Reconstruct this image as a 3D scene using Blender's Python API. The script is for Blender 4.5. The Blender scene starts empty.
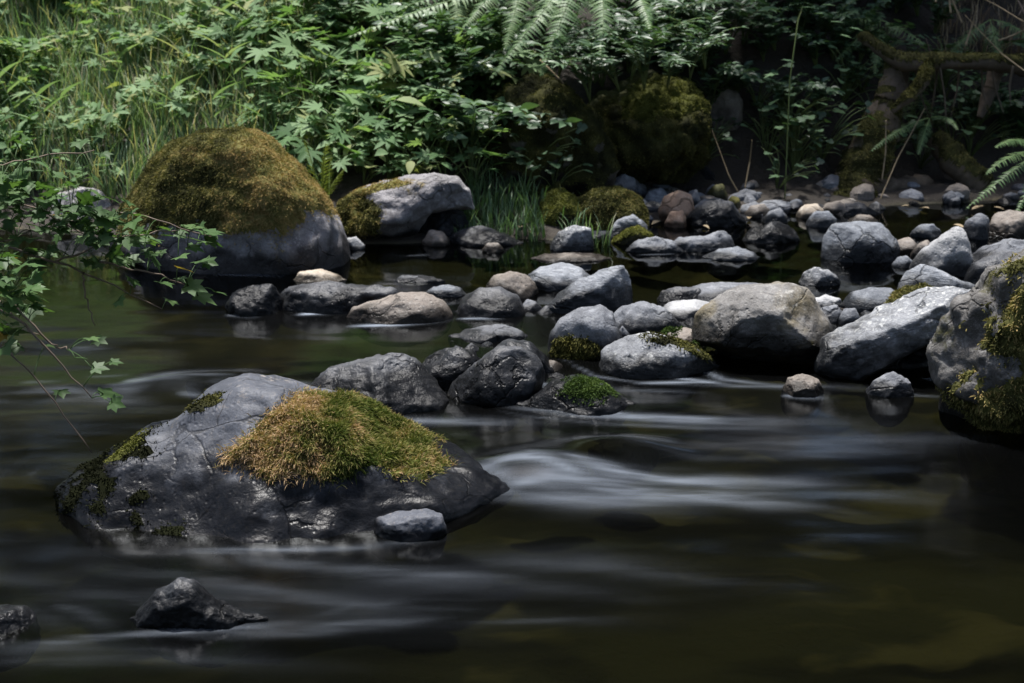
import bpy, math, random
import numpy as np
from mathutils import Vector, Matrix

random.seed(7); RNG = np.random.default_rng(7)
S = bpy.context.scene; COL = S.collection

# ------------------------------------------------------------------ camera
W, H, F = 1024, 683, 1407.0
CAMZ = 1.4; HORIZON = -60.0
PITCH = math.atan((H/2 - HORIZON)/F)
cam_d = bpy.data.cameras.new('camera'); cam = bpy.data.objects.new('camera', cam_d); COL.objects.link(cam)
cam.location = (0, 0, CAMZ); cam.rotation_euler = (math.pi/2 - PITCH, 0, 0)
cam_d.sensor_width = 36; cam_d.lens = 36*F/W; cam_d.clip_start = 0.05; cam_d.clip_end = 500
cam_d.dof.use_dof = True; cam_d.dof.focus_distance = 3.7; cam_d.dof.aperture_fstop = 6.3
S.camera = cam
# ------------------------------------------------------------------ light
SUN_DIR = Vector((-0.10, 0.24, 0.965)).normalized()
world = bpy.data.worlds.new('World'); S.world = world; world.use_nodes = True
nt = world.node_tree; bg = nt.nodes['Background']
sky = nt.nodes.new('ShaderNodeTexSky'); sky.sky_type = 'NISHITA'; sky.sun_disc = False
sky.sun_elevation = math.asin(SUN_DIR.z); sky.sun_rotation = math.atan2(SUN_DIR.x, SUN_DIR.y)
sky.air_density = 1.0; sky.dust_density = 2.5; sky.ozone_density = 1.0
nt.links.new(sky.outputs[0], bg.inputs[0]); bg.inputs[1].default_value = 0.10
sd = bpy.data.lights.new('sun', 'SUN'); sd.energy = 3.2; sd.angle = math.radians(4); sd.color = (1, .97, .93)
sun = bpy.data.objects.new('sun', sd); COL.objects.link(sun)
sun.rotation_euler = SUN_DIR.to_track_quat('Z', 'Y').to_euler()
S.view_settings.view_transform = 'Standard'; S.view_settings.look = 'None'
S.view_settings.exposure = 1.3; S.view_settings.gamma = 1.0
S.cycles.max_bounces = 6; S.cycles.transparent_max_bounces = 8; S.cycles.sample_clamp_indirect = 4.0
S.cycles.caustics_reflective = False; S.cycles.caustics_refractive = False

# ------------------------------------------------------------------ noise
_p = np.random.default_rng(3).permutation(256); _p = np.concatenate([_p, _p, _p])
_g = np.random.default_rng(4).normal(size=(256, 3)); _g /= np.linalg.norm(_g, axis=1)[:, None]
def pnoise(P):
    P = np.asarray(P, float); i = np.floor(P).astype(int); f = P - i; i &= 255
    u = f*f*f*(f*(f*6-15)+10); out = 0
    for dx in (0, 1):
        wx = u[:, 0] if dx else 1-u[:, 0]
        for dy in (0, 1):
            wy = u[:, 1] if dy else 1-u[:, 1]
            for dz in (0, 1):
                wz = u[:, 2] if dz else 1-u[:, 2]
                h = _p[_p[_p[(i[:, 0]+dx) & 255] + ((i[:, 1]+dy) & 255)] + ((i[:, 2]+dz) & 255)]
                out = out + wx*wy*wz*(_g[h]*(f-np.array([dx, dy, dz]))).sum(1)
    return out*1.6
def fbm(P, o=4, gain=.5):
    P = np.asarray(P, float); s = 0; a = 1.0
    for k in range(o): s = s + a*pnoise(P*2.03**k + 17.3*k); a *= gain
    return s
def ridged(P, o=4):
    s = 0; a = 1.0
    for k in range(o): s = s + a*(1-2*np.abs(pnoise(P*2.1**k + 9.1*k))); a *= .5
    return s
def sstep(a, b, x): t = np.clip((x-a)/(b-a), 0, 1); return t*t*(3-2*t)

# ------------------------------------------------------------------ terrain
CP, SP = math.cos(PITCH), math.sin(PITCH)
def ray(px, py):
    a = (px - W/2)/F; b = (H/2 - py)/F
    return np.array([a, CP + b*SP, -SP + b*CP])
def flat(px, py, z=0.0):
    d = ray(px, py); t = (z-CAMZ)/d[2]; return np.array([0, 0, CAMZ]) + t*d
_sh = [(-700, 214), (-200, 220), (0, 224), (130, 236), (330, 242), (440, 240), (520, 236), (570, 238), (620, 226), (690, 213), (760, 211), (830, 211), (900, 203), (1000, 198), (1300, 195), (1700, 195)]
SHX = np.array([flat(*p)[0] for p in _sh]); SHY = np.array([flat(*p)[1] for p in _sh])
def shore(x): return np.interp(x, SHX, SHY)
def ground(x, y, fine=True):
    x = np.atleast_1d(np.asarray(x, float)); y = np.atleast_1d(np.asarray(y, float))
    d = y - shore(x)
    bed = -0.07 - 0.20*sstep(0, 1.6, -d)
    k = sstep(-0.2, 1.0, x)                       # left meadow bank -> right undercut bank
    left = 0.03 + 0.50*np.maximum(d-.05, 0)
    dr = np.maximum(d-.50, 0)
    right = 0.03 + .06*np.minimum(np.maximum(d, 0), .5) + np.where(dr < .55, 1.35*dr, 1.35*.55 + .5*(dr-.55))
    up = left*(1-k) + right*k
    up = np.where(up > 2.6, 2.6 + .25*(up-2.6), up)
    z = np.where(d < 0, bed + (.10)*sstep(-.18, 0, d), up)
    near = sstep(-1.0, -3.0, y); z = z*(1-near) + near*(.4 + .25*np.maximum(-3-y, 0).clip(0, 8))
    if not fine: return z
    P = np.stack([x, y, x*0], 1)
    z = z + .10*k*fbm(P*4.5+2, 3)*sstep(.5, 1., d) + .035*fbm(P*1.7, 3)*sstep(-.3, .3, d) + .02*fbm(P*6, 3)*sstep(-.1, .2, d) + .03*fbm(P*3.1+5, 3)*(d < 0)
    return z
def at(px, py):                                   # a picture point dropped on the ground or on the water
    d = ray(px, py); o = np.array([0, 0, CAMZ]); a, b = 1.5, 25.
    for _ in range(3):
        t = np.linspace(a, b, 70); P = o + t[:, None]*d; g = np.maximum(ground(P[:, 0], P[:, 1], False), 0)
        hit = np.where(P[:, 2] <= g)[0]
        if not len(hit): return P[-1]
        i = max(int(hit[0]), 1); a, b = t[i-1], t[i]
    q = o + b*d; q[2] = max(float(ground(q[0], q[1])[0]), 0); return q

# ------------------------------------------------------------------ mesh helpers
def mesh(name, V, Fc, m, parent=None, smooth=True, attrs=None, mats=None, mi=None):
    me = bpy.data.meshes.new(name)
    V = np.asarray(V, np.float32)
    if isinstance(Fc, np.ndarray):
        n, k = Fc.shape
        me.vertices.add(len(V)); me.vertices.foreach_set('co', V.ravel())
        me.loops.add(n*k); me.loops.foreach_set('vertex_index', Fc.astype(np.int32).ravel())
        me.polygons.add(n); me.polygons.foreach_set('loop_start', np.arange(0, n*k, k, dtype=np.int32))
        me.polygons.foreach_set('loop_total', np.full(n, k, np.int32))
        me.update(calc_edges=True); me.validate()
    else:
        me.from_pydata([tuple(v) for v in V], [], Fc); me.update()
    if smooth: me.polygons.foreach_set('use_smooth', np.ones(len(me.polygons), bool))
    for a, v in (attrs or {}).items():
        at_ = me.attributes.new(a, 'FLOAT', 'POINT'); at_.data.foreach_set('value', np.asarray(v, np.float32))
    for mm in (mats or [m]): me.materials.append(mm)
    if mi is not None: me.polygons.foreach_set('material_index', np.asarray(mi, np.int32))
    o = bpy.data.objects.new(name, me); COL.objects.link(o)
    if parent: o.parent = parent
    return o
def tag(o, label=None, cat=None, group=None, kind=None):
    if label: o['label'] = label
    if cat: o['category'] = cat
    if group: o['group'] = group
    if kind: o['kind'] = kind
    return o
def empty(name, loc, rz=0):
    o = bpy.data.objects.new(name, None); COL.objects.link(o); o.location = loc; o.rotation_euler = (0, 0, rz)
    o.empty_display_size = .1; return o
def copy_tree(o, parent=None):
    c = o.copy(); COL.objects.link(c)
    if parent: c.parent = parent
    for ch in list(o.children): copy_tree(ch, c)
    return c
class MB:
    def __init__(s): s.V = []; s.F = []; s.T = []; s.n = 0
    def add(s, V, Fs, t=0.5):
        V = np.asarray(V, float); s.V.append(V); s.F += [tuple(int(i)+s.n for i in f) for f in Fs]
        s.T.append(np.full(len(V), t) if np.isscalar(t) else np.asarray(t)); s.n += len(V)
    def tube(s, pts, r, k=6, t=.5):
        pts = np.asarray(pts, float); n = len(pts); r = np.broadcast_to(r, n) if np.ndim(r) == 0 else np.asarray(r)
        V = []; 
        for i in range(n):
            d = pts[min(i+1, n-1)] - pts[max(i-1, 0)]; d = d/(np.linalg.norm(d)+1e-9)
            a = np.cross(d, [0, 0, 1.0] if abs(d[2]) < .9 else [1.0, 0, 0]); a /= np.linalg.norm(a); b = np.cross(d, a)
            for j in range(k):
                q = 2*math.pi*j/k; V.append(pts[i] + r[i]*(math.cos(q)*a + math.sin(q)*b))
        Fs = [(i*k+j, i*k+(j+1) % k, (i+1)*k+(j+1) % k, (i+1)*k+j) for i in range(n-1) for j in range(k)]
        Fs += [tuple(range(k))[::-1], tuple(range((n-1)*k, n*k))]
        s.add(V, Fs, t)
    def build(s, name, m, parent=None, smooth=True):
        return mesh(name, np.concatenate(s.V), s.F, m, parent, smooth, {'tint': np.concatenate(s.T)})
def bez(a, b, c, n):
    t = np.linspace(0, 1, n)[:, None]; a, b, c = map(lambda q: np.asarray(q, float), (a, b, c))
    return (1-t)**2*a + 2*t*(1-t)*b + t*t*c
def frame(d, up=(0, 0, 1)):
    d = np.asarray(d, float); d = d/np.linalg.norm(d); x = np.cross(d, up)
    if np.linalg.norm(x) < 1e-3: x = np.array([1., 0, 0])
    x /= np.linalg.norm(x); z = np.cross(x, d); return x, d, z           # side, along, normal

# ------------------------------------------------------------------ materials
def nodes(name):
    m = bpy.data.materials.new(name); m.use_nodes = True; t = m.node_tree
    return m, t, t.nodes['Principled BSDF'], t.nodes['Material Output']
class NT:
    def __init__(s, t): s.t = t
    def n(s, ty, ins=None, **kw):
        nd = s.t.nodes.new(ty)
        for k, v in kw.items(): setattr(nd, k, v)
        for k, v in (ins or {}).items(): s.set(nd.inputs[k], v)
        return nd
    def set(s, sock, v):
        if hasattr(v, 'is_output') or isinstance(v, bpy.types.NodeSocket): s.t.links.new(v, sock)
        else: sock.default_value = v
    def noise(s, vec, scale, detail=4, rough=.55, dist=0): return s.n('ShaderNodeTexNoise', {'Vector': vec, 'Scale': scale, 'Detail': detail, 'Roughness': rough, 'Distortion': dist}).outputs[0]
    def rng(s, v, a, b, c=0., d=1., smooth=True):
        return s.n('ShaderNodeMapRange', {0: v, 1: a, 2: b, 3: c, 4: d}, interpolation_type='SMOOTHSTEP' if smooth else 'LINEAR').outputs[0]
    def math(s, op, a, b=0.): return s.n('ShaderNodeMath', {0: a, 1: b}, operation=op).outputs[0]
    def mix(s, f, a, b, bt='MIX'):
        nd = s.t.nodes.new('ShaderNodeMix'); nd.data_type = 'RGBA'; nd.blend_type = bt
        c4 = lambda c: (*c, 1) if isinstance(c, tuple) and len(c) == 3 else c
        s.set(nd.inputs[0], f); s.set(nd.inputs[6], c4(a)); s.set(nd.inputs[7], c4(b)); return nd.outputs[2]

def rock_mat(name, dark, mid, light, lichen=.3, lichen_col=(.42, .43, .42), moss=0., moss_col=(.10, .10, .02), wet=.085, rough=.75, strata=0., stain=None, wet_shade_dark=.16, bump=1.0):
    m, t, b, out = nodes(name); g = NT(t)
    tc = g.n('ShaderNodeTexCoord'); oi = g.n('ShaderNodeObjectInfo'); geo = g.n('ShaderNodeNewGeometry')
    off = g.n('ShaderNodeVectorMath', {0: tc.outputs['Object'], 1: g.n('ShaderNodeVectorMath', {0: oi.outputs['Random'], 1: (37, 91, 53)}, operation='MULTIPLY').outputs[0]}, operation='ADD').outputs[0]
    v = off
    if strata:
        v = g.n('ShaderNodeMapping', {'Vector': off, 'Rotation': (.5, .35, .2), 'Scale': (1, 1, 1+strata)}).outputs[0]
    n1 = g.noise(v, 5, 8, .62, .4); n2 = g.noise(v, 28, 6, .65); n3 = g.noise(off, 130, 3, .6); n4 = g.noise(off, 2.2, 3)
    c = g.mix(g.rng(n1, .32, .62), dark, mid)
    c = g.mix(g.rng(n2, .48, .72, 0, .75), c, light)
    c = g.mix(g.rng(n4, .35, .7, 0, .45), c, tuple(.62*x for x in mid))
    c = g.mix(g.rng(n3, .35, .5, .3, 0), c, tuple(.3*x for x in dark))
    wv0 = g.n('ShaderNodeVectorMath', {0: off, 1: g.n('ShaderNodeVectorMath', {0: g.n('ShaderNodeTexNoise', {'Vector': off, 'Scale': 6., 'Detail': 5.}).outputs[1], 1: (.16, .16, .16)}, operation='MULTIPLY').outputs[0]}, operation='ADD').outputs[0]
    ck = g.n('ShaderNodeTexVoronoi', {'Vector': wv0, 'Scale': 5.5}, feature='DISTANCE_TO_EDGE').outputs[0]
    crack = g.math('MULTIPLY', g.rng(ck, .028, .004), g.rng(g.noise(off, 3.1, 3), .47, .6))
    c = g.mix(g.math('MULTIPLY', crack, .75), c, tuple(.35*x for x in dark))
    c = g.mix(g.rng(g.noise(off, 230, 2, .5), .58, .7, 0, .35), c, light)
    if stain: c = g.mix(g.rng(g.noise(off, 3.3, 5, .6, .6), .5, .68, 0, .8), c, stain)
    nz = g.n('ShaderNodeSeparateXYZ', {0: geo.outputs['Normal']}).outputs[2]
    if lichen:
        wv = g.n('ShaderNodeVectorMath', {0: off, 1: g.n('ShaderNodeVectorMath', {0: g.n('ShaderNodeTexNoise', {'Vector': off, 'Scale': 55., 'Detail': 4.}).outputs[1], 1: (.03, .03, .03)}, operation='MULTIPLY').outputs[0]}, operation='ADD').outputs[0]
        vo = g.n('ShaderNodeTexVoronoi', {'Vector': wv, 'Scale': 42.0, 'Randomness': 1.0}).outputs[0]; vo2 = g.n('ShaderNodeTexVoronoi', {'Vector': wv, 'Scale': 85.0, 'Randomness': 1.0}).outputs[0]
        pt_ = g.noise(off, 7, 6, .65); sp1 = g.math('MULTIPLY', g.rng(vo, .36, .22), g.rng(pt_, .66-.25*lichen, .72-.25*lichen)); sp2 = g.math('MULTIPLY', g.rng(vo2, .42, .28), g.rng(pt_, .60-.22*lichen, .66-.22*lichen))
        spot = g.math('MULTIPLY', g.math('MAXIMUM', sp1, g.math('MULTIPLY', sp2, .45)), g.rng(n3, .3, .6, .45, 1))
        fine = g.rng(g.noise(off, 60, 4, .7), .55, .66, 0, .35)
        top = g.rng(nz, -.1, .5)
        c = g.mix(g.math('MULTIPLY', g.math('MAXIMUM', spot, g.math('MULTIPLY', fine, g.rng(n1, .4, .6))), g.math('MULTIPLY', top, min(1, .35+lichen))), c, lichen_col)
    rgh = rough
    z = g.n('ShaderNodeSeparateXYZ', {0: geo.outputs['Position']}).outputs[2]
    zz = g.math('ADD', z, g.math('MULTIPLY', g.math('SUBTRACT', g.noise(off, 9, 5, .6), .5), -wet*1.8))
    wh = g.n('ShaderNodeAttribute', attribute_name='wet_shade_height', attribute_type='OBJECT').outputs[2]
    zz = g.math('ADD', z, g.math('MULTIPLY', g.math('MULTIPLY', g.math('SUBTRACT', g.noise(off, 7, 6, .62), .5), -2.2), wh))
    w = g.rng(g.math('DIVIDE', zz, wh), .45, 1.1, 1, 0)
    if moss:
        mm = g.math('MULTIPLY', g.rng(g.noise(off, 4, 6, .65), .66-.5*moss, .74-.5*moss), g.rng(nz, -.35, .35))
        mc = g.mix(g.noise(off, 45, 4, .7), tuple(.35*x for x in moss_col), tuple(1.5*x for x in moss_col))
        c = g.mix(mm, c, mc)
    c = g.mix(w, c, g.mix(1.0, c, (wet_shade_dark, wet_shade_dark, wet_shade_dark), 'MULTIPLY'))  # wet band, stretched and darkened so it also paints the shaded lower fronts
    c = g.mix(g.rng(z, .004, -.03), c, g.mix(g.noise(geo.outputs['Position'], 3.5, 3), (.018, .016, .01), (.06, .05, .026)))
    t.links.new(c, b.inputs['Base Color'])
    t.links.new(g.n('ShaderNodeMix', {0: w, 2: rgh, 3: .32}).outputs[0], b.inputs['Roughness'])
    t.links.new(g.rng(w, 0, 1, .35, .13), b.inputs['Specular IOR Level'])
    hgt = g.math('ADD', g.math('MULTIPLY', n2, .5), g.math('ADD', g.math('MULTIPLY', n3, .22), g.math('MULTIPLY', n1, .8)))
    pit = g.rng(g.n('ShaderNodeTexVoronoi', {'Vector': off, 'Scale': 48.0}).outputs[0], .0, .35)
    hgt = g.math('ADD', hgt, g.math('MULTIPLY', g.math('MULTIPLY', pit, g.rng(n4, .4, .6)), .35))
    hgt = g.math('SUBTRACT', hgt, g.math('MULTIPLY', crack, .5))
    bp = g.n('ShaderNodeBump', {'Strength': .65*bump, 'Distance': .018, 'Height': hgt}); t.links.new(bp.outputs[0], b.inputs['Normal'])
    return m
GREY  = rock_mat('grey_stone', (.075, .08, .093), (.17, .18, .20), (.31, .323, .35), .3)
BLUE  = rock_mat('blue_grey_stone', (.075, .084, .10), (.16, .175, .20), (.30, .32, .35), .25, strata=1.2)
PALE  = rock_mat('pale_stone', (.22, .225, .235), (.36, .365, .375), (.52, .525, .53), .3, (.6, .6, .58), wet=.045)
STRIA = rock_mat('banded_grey_stone', (.11, .12, .138), (.235, .252, .28), (.41, .43, .46), .2, strata=4)
DARK  = rock_mat('dark_basalt', (.04, .042, .048), (.09, .094, .105), (.18, .19, .205), .25, (.3, .31, .32), wet=.13, rough=.5)
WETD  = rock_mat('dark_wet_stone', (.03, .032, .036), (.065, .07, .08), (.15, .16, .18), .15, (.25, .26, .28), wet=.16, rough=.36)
BROWN = rock_mat('brown_stone', (.11, .095, .08), (.22, .19, .165), (.34, .31, .28), .2)
ORANG = rock_mat('orange_stone', (.24, .15, .10), (.40, .27, .19), (.50, .38, .30), .1, (.5, .42, .35), wet=.03)
OCHRE = rock_mat('ochre_stone', (.22, .17, .12), (.40, .34, .27), (.54, .5, .43), .1, wet=.03)
BIGM  = rock_mat('grey_stone_with_ochre_film', (.09, .083, .075), (.185, .18, .175), (.30, .295, .29), .45, (.42, .41, .38), moss=.12, moss_col=(.13, .105, .03), stain=(.16, .13, .07))
LICH  = rock_mat('lichen_covered_stone', (.09, .095, .105), (.20, .21, .228), (.30, .315, .335), .9, (.47, .48, .47), strata=1)
FRONT = rock_mat('slate_blue_basalt', (.038, .043, .056), (.078, .086, .107), (.14, .152, .18), .35, (.30, .26, .22), wet=.12, rough=.62, wet_shade_dark=.12, bump=.45)
RIGHT = rock_mat('dark_grey_shore_stone', (.04, .037, .034), (.115, .11, .105), (.24, .235, .23), .3, moss=.2, moss_col=(.05, .048, .012), wet=.16)
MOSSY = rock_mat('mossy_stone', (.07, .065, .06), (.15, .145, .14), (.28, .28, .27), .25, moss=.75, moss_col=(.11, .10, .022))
SHADE = rock_mat('shaded_mossy_stone', (.03, .03, .025), (.08, .075, .065), (.17, .165, .15), .2, moss=.6, moss_col=(.055, .055, .014))  # darker copy of the mossy stone, the bank's shade put into its colour
BANKR = rock_mat('purplish_grey_stone', (.12, .115, .12), (.245, .235, .245), (.40, .39, .40), .45, (.55, .53, .52), moss=.1, moss_col=(.16, .12, .03), wet=.05)
SUBM  = rock_mat('amber_bed_stone', (.07, .056, .028), (.13, .105, .05), (.20, .16, .08), 0, rough=.6, wet=.001)

def tint_mat(name, stops, trans=.0, rough=.55, spec=.3, var=.3, nscale=0):
    m, t, b, out = nodes(name); g = NT(t)
    a = g.n('ShaderNodeAttribute', attribute_name='tint').outputs[2]; oi = g.n('ShaderNodeObjectInfo').outputs['Random']
    geo = g.n('ShaderNodeNewGeometry')
    v = g.math('ADD', a, g.math('MULTIPLY', g.math('SUBTRACT', oi, .5), var))
    if nscale: v = g.math('ADD', v, g.math('MULTIPLY', g.math('SUBTRACT', g.noise(geo.outputs['Position'], nscale, 4), .5), 1.0))
    r = g.n('ShaderNodeValToRGB', {0: v}); e = r.color_ramp.elements
    while len(e) < len(stops): e.new(.5)
    for i, (p, c) in enumerate(stops): e[i].position = p; e[i].color = (*c, 1)
    t.links.new(r.outputs[0], b.inputs['Base Color']); b.inputs['Roughness'].default_value = rough
    b.inputs['Specular IOR Level'].default_value = spec
    if trans:
        tr = g.n('ShaderNodeBsdfTranslucent', {0: g.mix(1., r.outputs[0], (1.15, 1.25, .55), 'MULTIPLY')})
        mx = g.n('ShaderNodeMixShader', {0: trans, 1: b.outputs[0], 2: tr.outputs[0]}); t.links.new(mx.outputs[0], out.inputs[0])
    return m
LEAF  = tint_mat('broad_leaf', [(0, (.05, .11, .038)), (.45, (.12, .215, .092)), (.85, (.225, .33, .17)), (1, (.27, .30, .13))], .4, .62, .22, .55)
LEAF2 = tint_mat('dark_shrub_leaf', [(0, (.025, .055, .028)), (.5, (.05, .10, .05)), (1, (.09, .16, .075))], .25, .45, .5)
MAPLE = tint_mat('branch_leaf', [(0, (.038, .078, .026)), (.6, (.07, .135, .045)), (.96, (.10, .165, .058)), (1, (.34, .23, .04))], .35, .5, .22, var=0)
GRASS = tint_mat('grass_blade', [(0, (.07, .13, .05)), (.45, (.15, .245, .125)), (.8, (.28, .37, .23)), (1, (.46, .42, .26))], .3, .5, .4, nscale=.8)
FERN  = tint_mat('fern_green', [(0, (.065, .125, .05)), (.5, (.12, .21, .08)), (1, (.20, .29, .12))], .3, .5, .4)
FERNY = tint_mat('yellow_fern_green', [(0, (.10, .14, .04)), (1, (.20, .24, .07))], .3, .5, .4)
MOSSF = tint_mat('thick_moss', [(0, (.045, .07, .012)), (.35, (.115, .13, .03)), (.62, (.25, .225, .085)), (.85, (.36, .22, .11)), (1, (.46, .33, .20))], .2, .8, .1, var=0)
MOSSB = tint_mat('brown_green_moss', [(0, (.03, .03, .011)), (.36, (.115, .115, .036)), (.66, (.25, .215, .08)), (1, (.33, .23, .095))], .15, .85, .1, var=0)
MOSSD = tint_mat('dark_moss', [(0, (.014, .015, .006)), (.5, (.062, .062, .019)), (1, (.16, .15, .04))], .1, .85, .1, var=0)
MOSSK = tint_mat('black_wet_moss', [(0, (.006, .007, .003)), (.7, (.013, .015, .006)), (1, (.035, .04, .014))], .05, .9, .05, var=0)
MOSSG = tint_mat('bright_green_moss', [(0, (.02, .035, .01)), (.6, (.05, .085, .02)), (1, (.10, .14, .04))], .2, .8, .1, var=0)
MOSSY_ = tint_mat('yellow_moss', [(0, (.05, .055, .012)), (.6, (.14, .145, .035)), (1, (.25, .24, .07))], .2, .8, .1, var=0)
BARK  = tint_mat('bark', [(0, (.05, .04, .03)), (1, (.16, .125, .09))], 0, .8, .2, nscale=18)
TWIG  = tint_mat('twig_bark', [(0, (.10, .07, .05)), (1, (.30, .23, .18))], 0, .7, .3, nscale=10)
STEM  = tint_mat('green_stem', [(0, (.06, .09, .03)), (1, (.14, .18, .06))], 0, .5, .3)
STRAW = tint_mat('dry_straw', [(0, (.16, .11, .06)), (1, (.42, .34, .22))], .1, .7, .2)
WOOD  = tint_mat('weathered_wood', [(0, (.03, .024, .018)), (.5, (.10, .08, .06)), (1, (.26, .22, .18))], 0, .8, .2, nscale=25)
CROWN = tint_mat('tree_leaf', [(0, (.03, .065, .02)), (1, (.07, .12, .035))], .25, .5, .4)

def ground_mat():
    m, t, b, out = nodes('stream_bed_and_soil'); g = NT(t); geo = g.n('ShaderNodeNewGeometry'); P = geo.outputs['Position']
    z = g.n('ShaderNodeSeparateXYZ', {0: P}).outputs[2]
    Ps = g.n('ShaderNodeMapping', {'Vector': P, 'Scale': (.55, 1.25, 1)}).outputs[0]
    n = g.noise(Ps, 2.6, 3, .5, .3)
    vo = g.n('ShaderNodeTexVoronoi', {'Vector': Ps, 'Scale': 5.5}, feature='SMOOTH_F1'); vo.inputs['Smoothness'].default_value = .6
    bed = g.mix(g.rng(n, .38, .62), (.028, .026, .016), (.13, .12, .062))
    bed = g.mix(g.rng(g.noise(g.n('ShaderNodeMapping', {'Vector': P, 'Scale': (.7, 1.3, 1), 'Location': (3.1, 1.7, 0)}).outputs[0], 3.4, 3, .5, .4), .54, .68), bed, (.29, .245, .12))
    bed = g.mix(g.rng(vo.outputs[0], .1, .40, .6, 0), bed, g.mix(vo.outputs[1], (.035, .034, .022), (.20, .17, .08)))
    soil = g.mix(g.noise(P, 9, 6, .6), (.009, .007, .005), (.036, .027, .018))
    soil = g.mix(g.rng(g.noise(P, 60, 4), .58, .7, 0, .35), soil, (.06, .05, .038))
    t.links.new(g.mix(g.rng(z, -.03, .02), bed, soil), b.inputs['Base Color']); b.inputs['Roughness'].default_value = .85
    bp = g.n('ShaderNodeBump', {'Strength': .7, 'Distance': .03, 'Height': g.noise(P, 30, 6, .65)}); t.links.new(bp.outputs[0], b.inputs['Normal'])
    return m
def axis(lo, hi, a, b, step, grow=1.25):
    v = list(np.arange(a, b+1e-6, step)); s = step
    while v[-1] < hi: s *= grow; v.append(v[-1]+s)
    s = step
    while v[0] > lo: s *= grow; v.insert(0, v[0]-s)
    return np.array(v)
def grid(xs, ys):
    X, Y = np.meshgrid(xs, ys); nx, ny = len(xs), len(ys); i = (np.arange(ny-1)[:, None]*nx + np.arange(nx-1)[None]).ravel()
    return X.ravel(), Y.ravel(), np.stack([i, i+1, i+nx+1, i+nx], 1)
X, Y, Fg = grid(axis(-70, 70, -4.5, 4.5, .05), axis(-60, 90, 1.5, 11, .05))
tag(mesh('ground', np.stack([X, Y, ground(X, Y)], 1), Fg, ground_mat()), kind='structure')

# ------------------------------------------------------------------ water
FOAM = []   # (points in the picture dropped on the water, half width in m, strength)
def foam(pts, w, s): FOAM.append(([flat(*p)[:2] for p in pts], w, s))
foam([(545, 492), (600, 481), (680, 484), (760, 488), (850, 500)], .045, .62)
foam([(590, 470), (640, 472), (690, 480)], .02, .5)
foam([(440, 470), (500, 488), (580, 497), (660, 500)], .05, .30)
foam([(148, 384), (170, 385), (190, 390)], .05, .6); foam([(180, 391), (205, 393)], .03, .5)
foam([(205, 382), (240, 381)], .03, .55); foam([(0, 398), (60, 396), (120, 400)], .035, .55); foam([(80, 350), (105, 349)], .02, .35)
foam([(225, 314), (262, 316)], .012, .7); foam([(295, 314), (352, 311)], .014, .8); foam([(345, 326), (400, 326), (450, 321)], .014, .75)
foam([(455, 320), (505, 319)], .01, .7); foam([(170, 551), (250, 550), (350, 548), (445, 537)], .012, .6)
foam([(120, 638), (200, 634), (310, 625)], .018, .75); foam([(310, 625), (420, 622)], .02, .2)
foam([(30, 660), (140, 652), (300, 655)], .04, .16); foam([(60, 600), (95, 608), (130, 626)], .03, .2); foam([(315, 612), (360, 600), (440, 604)], .03, .12); foam([(45, 492), (75, 468), (100, 452)], .03, .35)
foam([(430, 405), (470, 412), (540, 420), (640, 424), (720, 424)], .03, .38); foam([(555, 360), (590, 378), (640, 386), (740, 390)], .022, .6)
foam([(630, 383), (720, 380)], .012, .6); foam([(930, 392), (1000, 397)], .02, .35); foam([(780, 396), (830, 398)], .014, .35)
foam([(0, 560), (150, 575), (300, 590), (480, 600), (640, 615)], .10, .06); foam([(640, 440), (800, 455), (930, 450)], .08, .07)  # broad faint pale bands across the water
foam([(300, 560), (450, 570), (600, 590)], .06, .13); foam([(200, 274), (290, 276)], .012, .6)
foam([(405, 256), (430, 255)], .01, .25); foam([(635, 255), (675, 254)], .006, .7); foam([(700, 260), (756, 259)], .006, .4)
HUMPS = [(540, 470, .20, .13, .05), (620, 452, .17, .10, .045), (175, 384, .12, .10, .022), (232, 380, .13, .09, .02)]
def seg_d(P, pts):
    d = np.full(len(P), 9.); u = np.zeros(len(P)); Ls = [np.linalg.norm(b-a) for a, b in zip(pts[:-1], pts[1:])]; acc = 0
    for a, b, l in zip(pts[:-1], pts[1:], Ls):
        ab = b-a; t = np.clip(((P-a)@ab)/(ab@ab), 0, 1); e = np.linalg.norm(P-a-t[:, None]*ab, axis=1)
        u = np.where(e < d, (acc+t*l)/sum(Ls), u); d = np.minimum(d, e); acc += l
    return d, u
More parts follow.
